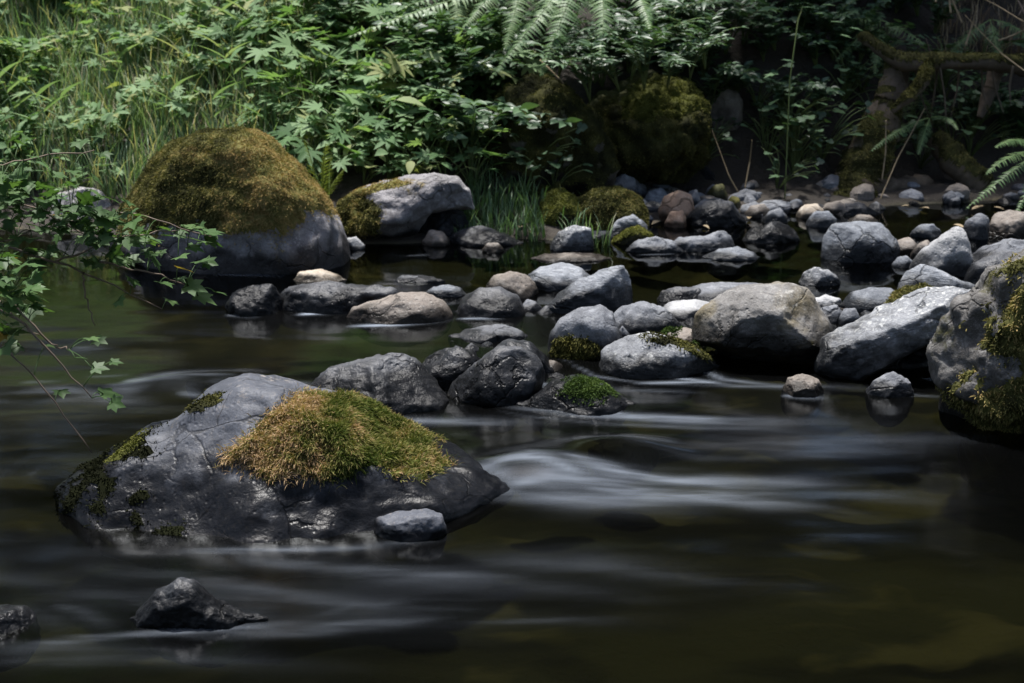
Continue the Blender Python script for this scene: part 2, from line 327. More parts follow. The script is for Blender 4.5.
def water_mat():
    m, t, b, out = nodes('stream_water'); g = NT(t); geo = g.n('ShaderNodeNewGeometry'); P = geo.outputs['Position']
    foamv = g.n('ShaderNodeAttribute', attribute_name='foam').outputs[2]; calm = g.n('ShaderNodeAttribute', attribute_name='calm').outputs[2]
    Ps = g.n('ShaderNodeMapping', {'Vector': P, 'Scale': (.4, 1.25, 1), 'Rotation': (0, 0, .12)}).outputs[0]
    hgt = g.math('ADD', g.noise(Ps, 3.2, 2, .4), g.math('MULTIPLY', g.noise(Ps, 12, 2, .4), .08))
    bp = g.n('ShaderNodeBump', {'Strength': g.rng(calm, 0, 1, .16, .04), 'Distance': .05, 'Height': hgt})
    gl = g.n('ShaderNodeBsdfGlossy', {'Color': (.84, .88, .92, 1), 'Roughness': g.rng(calm, 0, 1, .16, .06), 'Normal': bp.outputs[0]})
    tr = g.n('ShaderNodeBsdfTransparent', {0: (.17, .18, .13, 1)})
    fr = g.n('ShaderNodeFresnel', {'IOR': 1.33, 'Normal': bp.outputs[0]})
    mx = g.n('ShaderNodeMixShader', {0: fr.outputs[0], 1: tr.outputs[0], 2: gl.outputs[0]})
    st = g.noise(g.n('ShaderNodeMapping', {'Vector': P, 'Scale': (.45, 2.4, 1), 'Rotation': (0, 0, .08)}).outputs[0], 5, 3, .5)
    f = g.math('MULTIPLY', foamv, g.rng(st, .3, .7, .15, 1.0))
    df = g.n('ShaderNodeBsdfDiffuse', {0: (.56, .64, .76, 1)})
    m2 = g.n('ShaderNodeMixShader', {0: f, 1: mx.outputs[0], 2: df.outputs[0]}); t.links.new(m2.outputs[0], out.inputs[0])
    return m
X, Y, Fw = grid(axis(-60, 60, -2.6, 3.2, .016, 1.3), axis(-3.2, 9.6, 2.2, 7.2, .014, 1.2))
P2 = np.stack([X, Y], 1); fo = np.zeros(len(X))
frg = np.random.default_rng(5)
for pts, w, s in FOAM:                            # each trail is a sheaf of fine silky threads that fade at both ends
    m_ = 1 if w < .016 else 5
    for j in range(m_):
        o_ = np.array([0, 0]) if m_ == 1 else np.array([frg.normal()*.25, frg.normal()*w*.9]); sh_ = [q + o_ for q in pts]
        if m_ > 1: sh_[0] = sh_[0] + (sh_[1]-sh_[0])*frg.uniform(-.3, .3); sh_[-1] = sh_[-1] + (sh_[-1]-sh_[-2])*frg.uniform(-.2, .7)
        sel = (np.abs(Y-np.mean([q[1] for q in sh_])) < .9); d, u = seg_d(P2[sel], sh_); ww = w*(1.25 if m_ == 1 else frg.uniform(.4, 1.0))
        wob = 1 + .4*pnoise(np.stack([X[sel]*3, Y[sel]*5, X[sel]*0+w*99+j], 1)); d = d/(ww*wob*(.6+.7*u))
        f_ = s*(1.0 if 300 < W/2 + F*np.mean([q[0] for q in pts])/np.mean([q[1] for q in pts]) and np.mean([q[1] for q in pts]) > 2.9 else .45)*(.62 if m_ == 1 else frg.uniform(.16, .42))*np.exp(-np.abs(d)**1.5)*np.minimum(1, 5*u)*np.minimum(1, 1.7*(1-u)+.03)
        fo[sel] = 1-(1-fo[sel])*(1-np.clip(f_, 0, 1))
# the film of ripples is finer close to the camera, the pool behind the stones is calm
calm = sstep(4.9, 6.2, Y)
Z = (1-calm)*(.0075*fbm(np.stack([X*.9, Y*2.4, X*0], 1), 2) + .0012*fbm(np.stack([X*2.5+3, Y*7, X*0], 1), 2)) + .0015*fbm(np.stack([X*1.2, Y*5, X*0+4], 1), 2)
for px, py, a, b_, h in HUMPS:
    c = flat(px, py); Z += h*np.exp(-((X-c[0])/a)**2 - ((Y-c[1])/b_)**2)
tag(mesh('water', np.stack([X, Y, Z], 1), Fw, water_mat(), attrs={'foam': fo, 'calm': calm}), kind='structure')

# ------------------------------------------------------------------ rocks
_ico = {}
def ico(n):
    if n not in _ico:
        import bmesh
        bm = bmesh.new(); bmesh.ops.create_icosphere(bm, subdivisions=n, radius=1)
        _ico[n] = (np.array([v.co for v in bm.verts]), np.array([[v.index for v in f.verts] for f in bm.faces])); bm.free()
    return _ico[n]
ROCKS = {}
WET_SHADE = {'dark_wet_stone': .9, 'dark_basalt': .6, 'slate_blue_basalt': .42, 'pale_stone': .25, 'ochre_stone': .3, 'orange_stone': .2, 'amber_bed_stone': .05, 'purplish_grey_stone': .16, 'dark_grey_shore_stone': .6}
def vnorm(V, Fc):
    fn = np.cross(V[Fc[:, 1]]-V[Fc[:, 0]], V[Fc[:, 2]]-V[Fc[:, 0]]); N = np.zeros_like(V)
    for k in range(3): np.add.at(N, Fc[:, k], fn)
    return N/(np.linalg.norm(N, axis=1)[:, None]+1e-12)
def rock(name, label, cat, base, top, mat, low=None, depth=.75, cuts=5, rough=1.0, box=2.0, seed=None, group='stones of the stream', z0=None, sub=None, key=None, place=None):
    """top: outline over the crest, left to right, in picture units; base: row where its foot meets water or ground"""
    seed = seed if seed is not None else int(abs(top[0][0])*7 + base*13 + top[-1][0]*3); rg = np.random.default_rng(seed)
    top = np.array(top, float); px0, px1 = top[0, 0], top[-1, 0]; mid = (px0+px1)/2
    p = at(mid, base) if place is None else np.array(place, float)
    if z0 is not None: p = flat(mid, base, z0)
    A = .5*depth*(px1-px0)*(p[1]/CP)/F*1.0
    c = p + np.array([0, A, 0]); c[0] = p[0]*c[1]/p[1]
    rel = c - np.array([0, 0, CAMZ]); dep = rel[1]*CP - rel[2]*SP; k = dep/F
    th = math.atan2(CAMZ-c[2], c[1]); sth, cth = math.sin(th), math.cos(th)
    row_c = H/2 - F*((rel[1]*SP + rel[2]*CP)/dep)
    w = (px1-px0)*k/2; c[0] = (mid-W/2)*k
    n = sub or (6 if px1-px0 > 130 else 5 if px1-px0 > 38 else 4)
    D, Fc = ico(n); s = D[:, 0]; r = np.sqrt(np.maximum(1-s*s, 1e-9)); ph = np.arctan2(D[:, 2], D[:, 1])
    # spread the columns so that the ends stay well meshed
    cols = mid + s*(px1-px0)/2
    tr = np.interp(cols, top[:, 0], top[:, 1])
    q = (row_c - tr)*k                                   # apparent height over the centre line
    a = A*np.sqrt(np.maximum(1-np.abs(s)**2.3, 0))
    hmax = max((row_c-top[:, 1].min())*k, .02)
    a = np.minimum(a, np.maximum(.74*q/sth, .25*a))
    h = np.sqrt(np.maximum(q*q-(a*sth)**2, (.12*hmax*r)**2))/cth
    h = np.where(q > 0, h, .1*hmax*r)
    e = 2/box; cy, sz = np.cos(ph), np.sin(ph)
    yy = np.sign(cy)*np.abs(cy)**e; zz = np.sign(sz)*np.abs(sz)**e
    if low is None:
        zc = 0*h; up = h; dn = np.maximum(.4*h, .45*hmax*r)
        if c[2] < .02: dn = np.maximum(dn, .11*r)
    else:
        low = np.array(low, float); lr = np.interp(cols, low[:, 0], low[:, 1]); zl = (row_c-lr)*k/cth
        zl = np.minimum(zl, h-.15*hmax*r); zc = .5*(h+zl); up = h-zc; dn = zc-zl; a = A*np.sqrt(np.maximum(1-np.abs(s)**2.6, 0))
        yb = np.maximum(-zz, 0)
    V = np.stack([s*w, a*yy + (0 if low is None else .75*A*yb*r), zc + np.where(zz > 0, up, dn)*zz], 1)
    size = np.array([w, A, max(hmax, .5*w)])
    U = V/size
    for _ in range(cuts):
        nn = np.array([rg.normal()*.8, -abs(rg.normal())*.9-.2, rg.normal()*.55+.25]); nn /= np.linalg.norm(nn)
        pr = U@nn; o = np.quantile(pr, rg.uniform(.86, .95)); ex = np.maximum(pr-o, 0)
        U = U - nn*(ex*.92)[:, None]
    V = U*size; L = (w*A*hmax)**(1/3); N = vnorm(V, Fc); so = rg.uniform(0, 50, 3)
    V = V + N*(rough*L*(.075*fbm(V/L*.9+so, 3) + .030*ridged(V/L*2.2+so, 4) + .030*fbm(V/L*5+so, 5)))[:, None]*np.minimum(1, r*2)[:, None]
    if key == 'right':                                   # this one stands on the bed
        lo_ = V[:, 2].min(); V[:, 2] = np.where(V[:, 2] < .05, .05 + (V[:, 2]-.05)*max(1, .35/(.05-lo_)), V[:, 2])
    o = mesh(name, V, Fc, mat); o.location = c
    tag(o, label, cat, group); o['wet_shade_height'] = float(max(p[2], 0) + np.clip(1.65*WET_SHADE.get(mat.name, .42)*hmax, .03, .18))
    rec = dict(o=o, V=V, F=Fc, N=vnorm(V, Fc), c=c, k=k, row=row_c)
    if key: ROCKS[key] = rec
    return rec
def project(P):
    rel = P - np.array([0, 0, CAMZ]); d = rel[:, 1]*CP - rel[:, 2]*SP
    return W/2 + F*rel[:, 0]/d, H/2 - F*(rel[:, 1]*SP+rel[:, 2]*CP)/d
def moss(rec, m, mask, count, length=.015, width=.003, thick=.012, tint=None, name='moss', seed=1, droop=.4):
    """a cushion of moss grown on one rock: a raised pad plus thousands of small shoots, one part of that rock"""
    rg = np.random.default_rng(seed); V, Fc, N = rec['V'], rec['F'], rec['N']; Wd = V + rec['c']
    mk = np.clip(mask(Wd, N), 0, 1); fm = mk[Fc].mean(1); sel = np.where(fm > .06)[0]
    if len(sel) == 0: return
    pad = np.where(fm > .5)[0]; used = np.unique(Fc[pad]); remap = -np.ones(len(V), int); remap[used] = np.arange(len(used))
    lump = .35 + 1.1*sstep(-.4, .5, fbm(Wd*22, 3))
    off = (thick*sstep(.3, 1., mk)*lump + .0006); PV = V + N*off[:, None]
    tf = tint or (lambda P: .5 + .5*fbm(P*9, 3))
    T0 = tf(Wd)
    VV = [PV[used]]; FF = [remap[Fc[pad]]]; TT = [T0[used]*.7-.15]; n = len(used)
    A = PV[Fc[sel, 0]]; B = PV[Fc[sel, 1]]; C = PV[Fc[sel, 2]]
    ar = np.linalg.norm(np.cross(B-A, C-A), axis=1)*fm[sel]**1.3; pr = ar/ar.sum()
    f = rg.choice(len(sel), count, p=pr); u = rg.random((count, 2)); fl = u.sum(1) > 1; u[fl] = 1-u[fl]
    Pt = A[f] + (B-A)[f]*u[:, :1] + (C-A)[f]*u[:, 1:]; Nn = N[Fc[sel[f], 0]]
    d = Nn + rg.normal(size=(count, 3))*.65 + np.array([0, 0, -droop]); d /= np.linalg.norm(d, axis=1)[:, None]
    sd_ = np.cross(d, rg.normal(size=(count, 3))); sd_ /= np.linalg.norm(sd_, axis=1)[:, None]+1e-9
    Ls = length*rg.uniform(.5, 1.3, count)[:, None]; ws = width*rg.uniform(.6, 1.4, count)[:, None]
    b0 = Pt - sd_*ws*.5; b1 = Pt + sd_*ws*.5; mdl = Pt + d*Ls*.55; tip = Pt + d*Ls + np.array([0, 0, -droop*.5])*Ls
    bl = np.stack([b0, b1, mdl + sd_*ws*.45, mdl - sd_*ws*.45, tip], 1).reshape(-1, 3)
    i = n + 5*np.arange(count); tt = tf(Pt + rec['c']) + rg.normal(size=count)*.16
    tris = np.concatenate([np.stack([i, i+1, i+2], 1), np.stack([i, i+2, i+3], 1), np.stack([i+3, i+2, i+4], 1)])
    tb = np.stack([tt-.25, tt-.25, tt, tt, tt+.15], 1).ravel()
    return mesh(name, np.concatenate(VV+[bl]), np.concatenate(FF+[tris]), m, rec['o'], True, {'tint': np.concatenate(TT+[tb])})
def top_mask(lo=.1, hi=.6, sc=7, th=0., edge=.35):
    return lambda P, N: sstep(lo, hi, N[:, 2] + .5*fbm(P*sc, 3))*sstep(th-edge, th+edge, fbm(P*sc*.7+4, 3)+.2)
def pix_mask(poly, soft=8, nz=-9):
    """moss inside an outline seen in the picture, on faces that look up or to the front"""
    poly = np.array(poly, float)
    def f(P, N):
        x, y = project(P); x = x + soft*(.9*fbm(P*11, 4)+.5*fbm(P*45, 2)); y = y + soft*(.8*fbm(P*11+9, 4)+.5*fbm(P*45+5, 2)); ins = np.zeros(len(x), bool); d = np.full(len(x), 1e9); q = np.stack([x, y], 1)
        for a, b in zip(poly, np.roll(poly, -1, 0)):
            cond = ((a[1] > y) != (b[1] > y)); xx = a[0] + (y-a[1])*(b[0]-a[0])/(b[1]-a[1]+1e-9); ins ^= cond & (x < xx)
            ab = b-a; t = np.clip(((q-a)@ab)/(ab@ab), 0, 1); d = np.minimum(d, np.linalg.norm(q-a-t[:, None]*ab, axis=1))
        sdist = np.where(ins, d, -d)
        return sstep(-soft*1.2, soft, sdist)*(N[:, 2] > nz)
    return f

# --- front of the stream
r = rock('boulder', 'largest dark blue boulder in the foreground with a thick moss cap', 'boulder', 556,
     [(56, 492), (75, 470), (105, 452), (140, 420), (180, 402), (215, 388), (250, 379), (285, 384), (310, 393), (345, 402), (385, 422), (430, 443), (470, 461), (496, 480), (508, 492), (515, 506)],
     FRONT, depth=.80, cuts=3, rough=.75, box=2.1, seed=11, key='front')
moss(r, MOSSF, pix_mask([(230, 462), (245, 440), (268, 415), (300, 399), (345, 401), (390, 418), (430, 445), (452, 466), (430, 472), (395, 470), (360, 462), (335, 478), (300, 474), (270, 470)], 11), 62000, .019, .0019, .014,
     tint=lambda P: np.clip(.30 + .62*sstep(-.40, -.60, P[:, 0]+.10*fbm(P*9, 2)) + .55*sstep(.24, .30, P[:, 2]+.05*fbm(P*11, 2))*sstep(-.3, -.5, P[:, 0]) + .25*sstep(-.4, -.2, P[:, 0]) + .42*fbm(P*13, 4), 0, 1), seed=2)
km = pix_mask([(45, 495), (70, 465), (110, 436), (150, 424), (150, 445), (128, 475), (150, 505), (185, 530), (230, 545), (230, 562), (150, 560), (90, 530)], 16)
moss(r, MOSSK, lambda P, N: km(P, N)*sstep(-.35, .35, fbm(P*13, 4)), 9000, .007, .003, .001, name='black_moss', seed=3)
moss(r, MOSSY_, pix_mask([(108, 462), (125, 446), (143, 431), (140, 443), (122, 458)], 3), 2500, .008, .003, .003, name='yellow_moss', seed=4)
moss(r, MOSSD, pix_mask([(188, 408), (205, 396), (222, 394), (222, 400), (205, 406), (196, 412)], 3), 1800, .008, .003, .003, name='dark_moss', seed=5)
rock('rock', 'pale wedge-shaped stone set against the foot of the large mossy boulder', 'rock', 542, [(366, 535), (374, 520), (400, 514), (425, 511), (442, 515), (447, 530)], FRONT, depth=.6, box=2.8)
rock('rock', 'small dark pointed stone nearest the camera sloping gently to the right', 'rock', 631, [(130, 627), (138, 612), (158, 590), (182, 580), (198, 584), (212, 598), (228, 606), (245, 615), (258, 621), (268, 628)], WETD, depth=.42, cuts=2, rough=1.1, seed=21)
rock('rock', 'near black stone cut by the left edge of the picture', 'rock', 642, [(-60, 630), (-30, 610), (0, 604), (20, 608), (33, 618), (40, 632)], WETD, depth=.8)
rock('boulder', 'dark pitted boulder behind the right shoulder of the moss-capped boulder', 'boulder', 419, [(300, 402), (312, 384), (330, 367), (360, 360), (395, 357), (415, 362), (432, 380), (446, 400), (449, 413)], DARK, depth=.8, seed=31)
rock('rock', 'dark tilted stone wedged between the pitted boulder and the smooth black boulder', 'rock', 390, [(418, 366), (438, 351), (456, 346), (474, 352), (484, 366), (490, 380)], WETD, depth=.8)
rock('boulder', 'dark boulder with one smooth grey top above a black front in midstream', 'boulder', 407, [(445, 396), (452, 382), (478, 361), (500, 349), (520, 347), (535, 357), (544, 374), (547, 393)], DARK, depth=.75, seed=33, cuts=7)
rock('rock', 'rounded dark stone peeping out behind the smooth-topped dark boulder', 'rock', 377, [(486, 356), (508, 341), (530, 342), (545, 355), (557, 374)], WETD, depth=.7)
r = rock('rock', 'low wet rock with a bright green moss tuft on top', 'rock', 416, [(516, 413), (531, 398), (553, 384), (575, 378), (602, 382), (620, 396), (636, 413)], WETD, depth=.65, seed=35, rough=1.2, cuts=3)
moss(r, MOSSG, pix_mask([(562, 394), (572, 381), (594, 380), (610, 390), (600, 401), (580, 400)], 7), 4500, .008, .003, .004)
rock('rock', 'flat wet stone barely above the water left of the green-tufted rock', 'rock', 346, [(448, 341), (466, 330), (498, 324), (520, 331), (528, 341)], GREY, depth=.9, cuts=2)
# --- middle row
rock('rock', 'small black wet stone at the left end of the stone row', 'rock', 316, [(226, 309), (235, 295), (253, 285), (270, 285), (282, 295), (284, 308)], WETD, depth=.8, rough=1.3)
rock('rock', 'long low dark stone with a wavy crest in the left stone row', 'rock', 314, [(274, 306), (283, 291), (300, 285), (330, 281), (350, 284), (375, 287), (398, 290), (404, 300)], DARK, depth=.45, rough=1.2, seed=41)
rock('rock', 'flat ochre stone lying behind the long low dark stone', 'rock', 284, [(293, 281), (300, 272), (318, 270), (335, 274), (347, 281)], OCHRE, depth=.7, cuts=2)
rock('rock', 'smooth warm grey dome stone in front of the long low dark stone', 'rock', 326, [(345, 319), (353, 308), (375, 300), (400, 293), (425, 293), (442, 300), (453, 314)], BROWN, depth=.6, cuts=3, rough=.7, seed=43)
rock('rock', 'low lichen-grey stone alone in the pool behind the warm grey dome', 'rock', 284, [(394, 281), (402, 275), (418, 275), (434, 278), (445, 283)], GREY, depth=.6)
rock('rock', 'small pale blue stone just right of the warm grey dome', 'rock', 298, [(423, 294), (433, 287), (448, 285), (460, 288), (467, 296)], BLUE, depth=.7)
rock('rock', 'round dark dome stone with a pale lid in the middle of the pool', 'rock', 319, [(455, 314), (463, 298), (480, 288), (500, 287), (517, 296), (527, 312)], DARK, depth=.8, cuts=2, rough=.7, seed=45)
rock('rock', 'round brown stone touching the pale flat-topped stone in the pool', 'rock', 299, [(486, 286), (494, 275), (510, 272), (525, 275), (535, 283), (539, 294)], BROWN, depth=.8, rough=.8)
rock('rock', 'tiny triangular stone in the gap right of the round dark dome', 'rock', 311, [(520, 309), (527, 299), (535, 301), (543, 308)], GREY, depth=.8)
rock('rock', 'pale grey stone with a broad flat top behind the large tilted block', 'rock', 291, [(523, 279), (540, 267), (562, 263), (580, 267), (594, 279)], STRIA, depth=.8, cuts=2, rough=.7, seed=47)
rock('boulder', 'large pale tilted block with fine bands in the centre of the stream', 'boulder', 316, [(545, 308), (558, 296), (580, 282), (605, 270), (622, 268), (632, 277), (635, 295), (633, 307)], STRIA, depth=.65, cuts=5, seed=49, box=2.4)
r = rock('boulder', 'tall grey rounded boulder in front of the pale tilted block', 'boulder', 361, [(548, 346), (551, 332), (560, 320), (580, 309), (600, 306), (612, 311), (619, 328), (625, 349)], GREY, depth=.8, cuts=4, seed=51, rough=.8)
moss(r, MOSSD, pix_mask([(552, 350), (560, 338), (585, 340), (600, 350), (590, 362), (560, 362)], 4), 3500, .014, .004, .006, name='dark_moss')
rock('rock', 'low grey stone with a whitish crown right of the tall rounded boulder', 'rock', 338, [(608, 324), (618, 309), (645, 303), (665, 309), (678, 321), (686, 332)], GREY, depth=.7, seed=53)
rock('rock', 'flat almost white stone tucked left of the biggest midstream boulder', 'rock', 320, [(655, 314), (670, 303), (695, 299), (712, 303), (722, 315)], PALE, depth=.8, cuts=2, rough=.6)
rock('rock', 'small thin upright chip leaning on the tall rounded boulder', 'rock', 343, [(616, 338), (622, 326), (630, 336), (634, 341)], GREY, depth=.8)
r = rock('boulder', 'broad low boulder with mottled silvery top and dripping dark edge', 'boulder', 379, [(599, 368), (604, 352), (628, 338), (650, 334), (680, 339), (705, 351), (724, 372)], LICH, depth=.7, cuts=6, seed=55, rough=1.3)
moss(r, MOSSD, pix_mask([(640, 338), (660, 336), (690, 345), (712, 358), (700, 356), (670, 343)], 4), 2500, .010, .004, .005, name='dark_moss')
r = rock('rock', 'small brown mossy stone squeezed behind the broad low silvery boulder', 'rock', 348, [(658, 342), (668, 328), (685, 325), (700, 334), (708, 346)], BROWN, depth=.7)
moss(r, MOSSG, top_mask(.2, .7, 14, .1), 1500, .010, .004, .004)
rock('rock', 'long rounded grey stone lying behind the biggest midstream boulder', 'rock', 306, [(684, 300), (692, 288), (720, 282), (750, 283), (775, 286), (800, 300)], GREY, depth=.55, seed=57, rough=.7)
rock('rock', 'flat dark stone at the pool edge left of the long rounded stone', 'rock', 304, [(657, 300), (663, 291), (680, 287), (698, 288), (708, 298)], DARK, depth=.6)
r = rock('boulder', 'biggest midstream boulder, tan and grey, undercut with black shade below', 'boulder', 374, [(692, 334), (695, 318), (715, 300), (740, 288), (780, 285), (803, 289), (815, 304), (825, 320), (834, 336), (832, 348)], BIGM, low=[(692, 340), (720, 352), (745, 363), (775, 371), (800, 374), (820, 370), (832, 352)], depth=.8, cuts=4, seed=61, rough=.7, key='big')
rock('rock', 'added dark stone filling the shaded hollow beneath the biggest midstream boulder', 'rock', 376, [(700, 372), (712, 350), (760, 345), (810, 350), (845, 360), (855, 374)], WETD, depth=.6, place=flat(770, 366))  # dark stone added to stand for the black shade of the undercut
r = rock('boulder', 'long tilted slab spotted with white lichen resting between two boulders', 'boulder', 388, [(816, 362), (824, 341), (850, 330), (885, 315), (920, 300), (945, 292), (965, 294), (992, 304)], LICH, low=[(816, 372), (835, 386), (850, 386), (885, 367), (910, 353), (940, 346), (992, 344)], depth=.55, cuts=4, seed=63, rough=1.0, box=2.6)
rock('rock', 'added black support stone filling the shaded gap under the white-spotted slab', 'rock', 380, [(850, 378), (870, 352), (905, 345), (940, 350), (960, 378)], WETD, depth=.5, place=flat(905, 372))  # added support, coloured black like the shaded gap it fills
r = rock('boulder', 'tall mossy boulder cut by the right edge of the picture', 'boulder', 452, [(932, 352), (943, 327), (960, 312), (984, 300), (990, 281), (1008, 270), (1040, 262), (1090, 270), (1130, 320), (1150, 400)], RIGHT, low=[(932, 356), (940, 378), (955, 408), (975, 430), (1000, 446), (1040, 456), (1110, 450), (1150, 420)], depth=.7, cuts=7, seed=65, rough=1.5, key='right')
pm = pix_mask([(945, 345), (975, 305), (1000, 268), (1040, 250), (1150, 260), (1150, 470), (1000, 455), (950, 400)], 10)
moss(r, MOSSB, lambda P, N: pm(P, N)*sstep(-.30, .25, fbm(P*5.5, 4)+sstep(1.34, 1.52, P[:, 0]+.1*P[:, 2])*.9-.52), 30000, .012, .0035, .008, tint=lambda P: .42+.45*fbm(P*10, 3), seed=6)
rock('rock', 'small brown stone awash just below the undercut boulder', 'rock', 398, [(781, 392), (789, 378), (803, 373), (816, 379), (824, 391)], BROWN, depth=.8)
rock('rock', 'small rounded grey stone awash beneath the white-spotted slab', 'rock', 399, [(866, 393), (874, 381), (892, 372), (907, 379), (913, 391)], GREY, depth=.8)
rock('rock', 'smooth flat blue-grey stone left of the mossy dome behind the slab', 'rock', 313, [(843, 304), (852, 292), (870, 287), (890, 288), (905, 298)], BLUE, depth=.8, cuts=1, rough=.5)
r = rock('rock', 'green moss-covered dome stone directly behind the white-spotted slab', 'rock', 320, [(880, 317), (890, 301), (908, 290), (925, 288), (940, 298), (948, 308)], MOSSY, depth=.8, cuts=1)
moss(r, MOSSB, lambda P, N: sstep(-.3, .2, N[:, 2]), 7000, .012, .004, .008, tint=lambda P: .35+.3*fbm(P*15, 2))
rock('boulder', 'long sloping blue-grey stone between the slab and the white pointed stone', 'boulder', 308, [(896, 292), (904, 268), (920, 265), (945, 274), (970, 284), (990, 300)], STRIA, depth=.55, seed=71, rough=.8)
rock('boulder', 'bright whitish pointed stone with a dark right face', 'boulder', 278, [(911, 264), (922, 252), (938, 237), (951, 226), (960, 228), (967, 244), (974, 266)], PALE, depth=.75, cuts=5, seed=73, rough=.7)
rock('rock', 'small pale stone with a dark waist standing in the right pool', 'rock', 287, [(799, 283), (804, 272), (815, 267), (828, 270), (840, 281)], LICH, depth=.7)
rock('boulder', 'large blocky grey stone standing in the back right pool', 'boulder', 263, [(821, 258), (823, 236), (834, 225), (860, 223), (880, 224), (893, 238), (902, 257)], BLUE, depth=.65, box=3, cuts=3, seed=75, rough=.6)
rock('rock', 'pale stone in the gap right of the biggest midstream boulder, upper one', 'rock', 312, [(806, 308), (812, 299), (826, 296), (840, 299), (846, 306)], PALE, depth=.8)
rock('rock', 'pale stone in the gap right of the biggest midstream boulder, lower one', 'rock', 324, [(814, 318), (822, 306), (836, 305), (844, 316)], GREY, depth=.8)
rock('pebble', 'small round pebble between the smooth flat blue stone and the slab', 'pebble', 326, [(838, 320), (844, 309), (854, 308), (860, 319)], GREY, depth=.9)
rock('pebble', 'dark wet pebble closest to the mossy dome behind the slab', 'pebble', 326, [(856, 322), (866, 311), (878, 313), (886, 322)], WETD, depth=.8)
rock('boulder', 'flat dark stone with a tilted top right of the white pointed stone', 'boulder', 292, [(965, 284), (974, 264), (995, 254), (1020, 252), (1050, 262), (1070, 285)], DARK, depth=.6, seed=77)
rock('boulder', 'broad grey stone at the right edge above the flat dark tilted stone', 'boulder', 270, [(965, 262), (985, 248), (1010, 239), (1040, 240), (1070, 262)], GREY, depth=.6, seed=78)
rock('rock', 'round speckled grey stone behind the white pointed stone', 'rock', 240, [(962, 232), (966, 219), (978, 214), (988, 220), (991, 232)], GREY, depth=.8)
rock('rock', 'brown-based round stone at the far right shore', 'rock', 238, [(988, 228), (996, 213), (1010, 210), (1030, 214), (1040, 230)], BROWN, depth=.7)
rock('rock', 'brown stone beside the right foot of the large blocky grey stone', 'rock', 256, [(893, 250), (898, 238), (908, 236), (917, 245), (921, 252)], BROWN, depth=.8)
rock('rock', 'small blue stone in the water left of the white pointed stone', 'rock', 268, [(892, 264), (898, 257), (906, 256), (916, 264)], BLUE, depth=.8)
rock('rock', 'tan stone slanting against the left of the white pointed stone', 'rock', 262, [(910, 256), (918, 244), (928, 239), (938, 250), (942, 258)], BROWN, depth=.8)
# --- left and middle shore
r = rock('boulder', 'huge boulder on the left shore wrapped in brown-green moss', 'boulder', 277, [(112, 234), (127, 192), (143, 160), (175, 147), (215, 141), (256, 139), (277, 151), (300, 176), (325, 200), (340, 225), (349, 250), (350, 266)], BANKR, depth=.7, cuts=5, seed=84, rough=.8, box=2.7, key='bank')
moss(r, MOSSB, pix_mask([(105, 232), (112, 185), (125, 140), (165, 108), (265, 100), (300, 135), (340, 192), (328, 214), (306, 206), (292, 216), (284, 236), (262, 226), (235, 234), (200, 228), (150, 232)], 13), 60000, .013, .0026, .007,
     tint=lambda P: np.clip(.36 + .55*sstep(-1.40, -1.2, P[:, 0]-.2*P[:, 2]+.1*fbm(P*6, 2)) + .5*fbm(P*9, 3), 0, 1), seed=8)  # golden tint paints the sunlit right slope into the moss colour
r = rock('boulder', 'long whitish boulder with a moss-stained left end right of the huge mossy boulder', 'boulder', 246,
     [(331, 228), (338, 203), (360, 190), (385, 183), (412, 178), (440, 176), (458, 179), (470, 191), (475, 207)], BANKR, depth=.5, cuts=3, seed=85, rough=.9, low=[(331, 234), (360, 243), (395, 247), (416, 238), (432, 217), (475, 211)])
moss(r, MOSSB, pix_mask([(333, 230), (337, 203), (360, 195), (372, 205), (385, 222), (370, 236), (345, 238)], 6), 6000, .010, .004, .006, tint=lambda P: .5+.4*fbm(P*11, 3), seed=9)
moss(r, MOSSB, pix_mask([(340, 200), (360, 189), (400, 180), (412, 183), (380, 190), (355, 197)], 3), 2000, .010, .004, .006, tint=lambda P: .9+.2*fbm(P*11, 3), seed=10)
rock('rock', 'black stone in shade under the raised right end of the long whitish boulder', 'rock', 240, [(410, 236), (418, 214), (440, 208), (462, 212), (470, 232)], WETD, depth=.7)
rock('rock', 'small white-topped stone at the waterline between two mossy shore boulders', 'rock', 250, [(342, 246), (346, 238), (356, 237), (365, 245)], PALE, depth=.7)
rock('rock', 'low dark stone at the grassy water edge left of the grass tuft', 'rock', 247, [(445, 242), (458, 230), (480, 227), (505, 233), (524, 243)], DARK, depth=.5, seed=89)
rock('pebble', 'round pebble in front of the low dark stone at the grassy edge', 'pebble', 253, [(482, 249), (488, 243), (498, 243), (504, 250)], BROWN, depth=.8)
rock('rock', 'pebbly brown stone at the right foot of the long whitish boulder', 'rock', 247, [(422, 241), (430, 231), (442, 231), (450, 241)], BROWN, depth=.8)
rock('rock', 'pinkish white speckled stone at the water edge right of the grass tuft', 'rock', 252, [(550, 246), (558, 233), (574, 227), (590, 228), (594, 243)], LICH, depth=.7, seed=91)
rock('rock', 'flat brown wet slab just under the pinkish speckled stone', 'rock', 263, [(530, 260), (545, 254), (575, 253), (600, 255), (612, 260)], BROWN, depth=.5, cuts=1)
r = rock('boulder', 'rounded boulder fully furred with olive moss behind the pinkish stone', 'boulder', 234, [(568, 228), (577, 206), (595, 193), (620, 190), (638, 197), (647, 216)], MOSSY, depth=.7, cuts=1, seed=93)
moss(r, MOSSB, lambda P, N: sstep(-.2, .3, N[:, 2]+.4*fbm(P*6, 2)), 12000, .011, .004, .008, tint=lambda P: .30+.35*fbm(P*9, 3))
r = rock('rock', 'yellow-green mossy hump rising from the grass left of the furred boulder', 'rock', 224, [(533, 219), (545, 199), (560, 187), (574, 200), (583, 218)], MOSSY, depth=.8, cuts=1, seed=95)
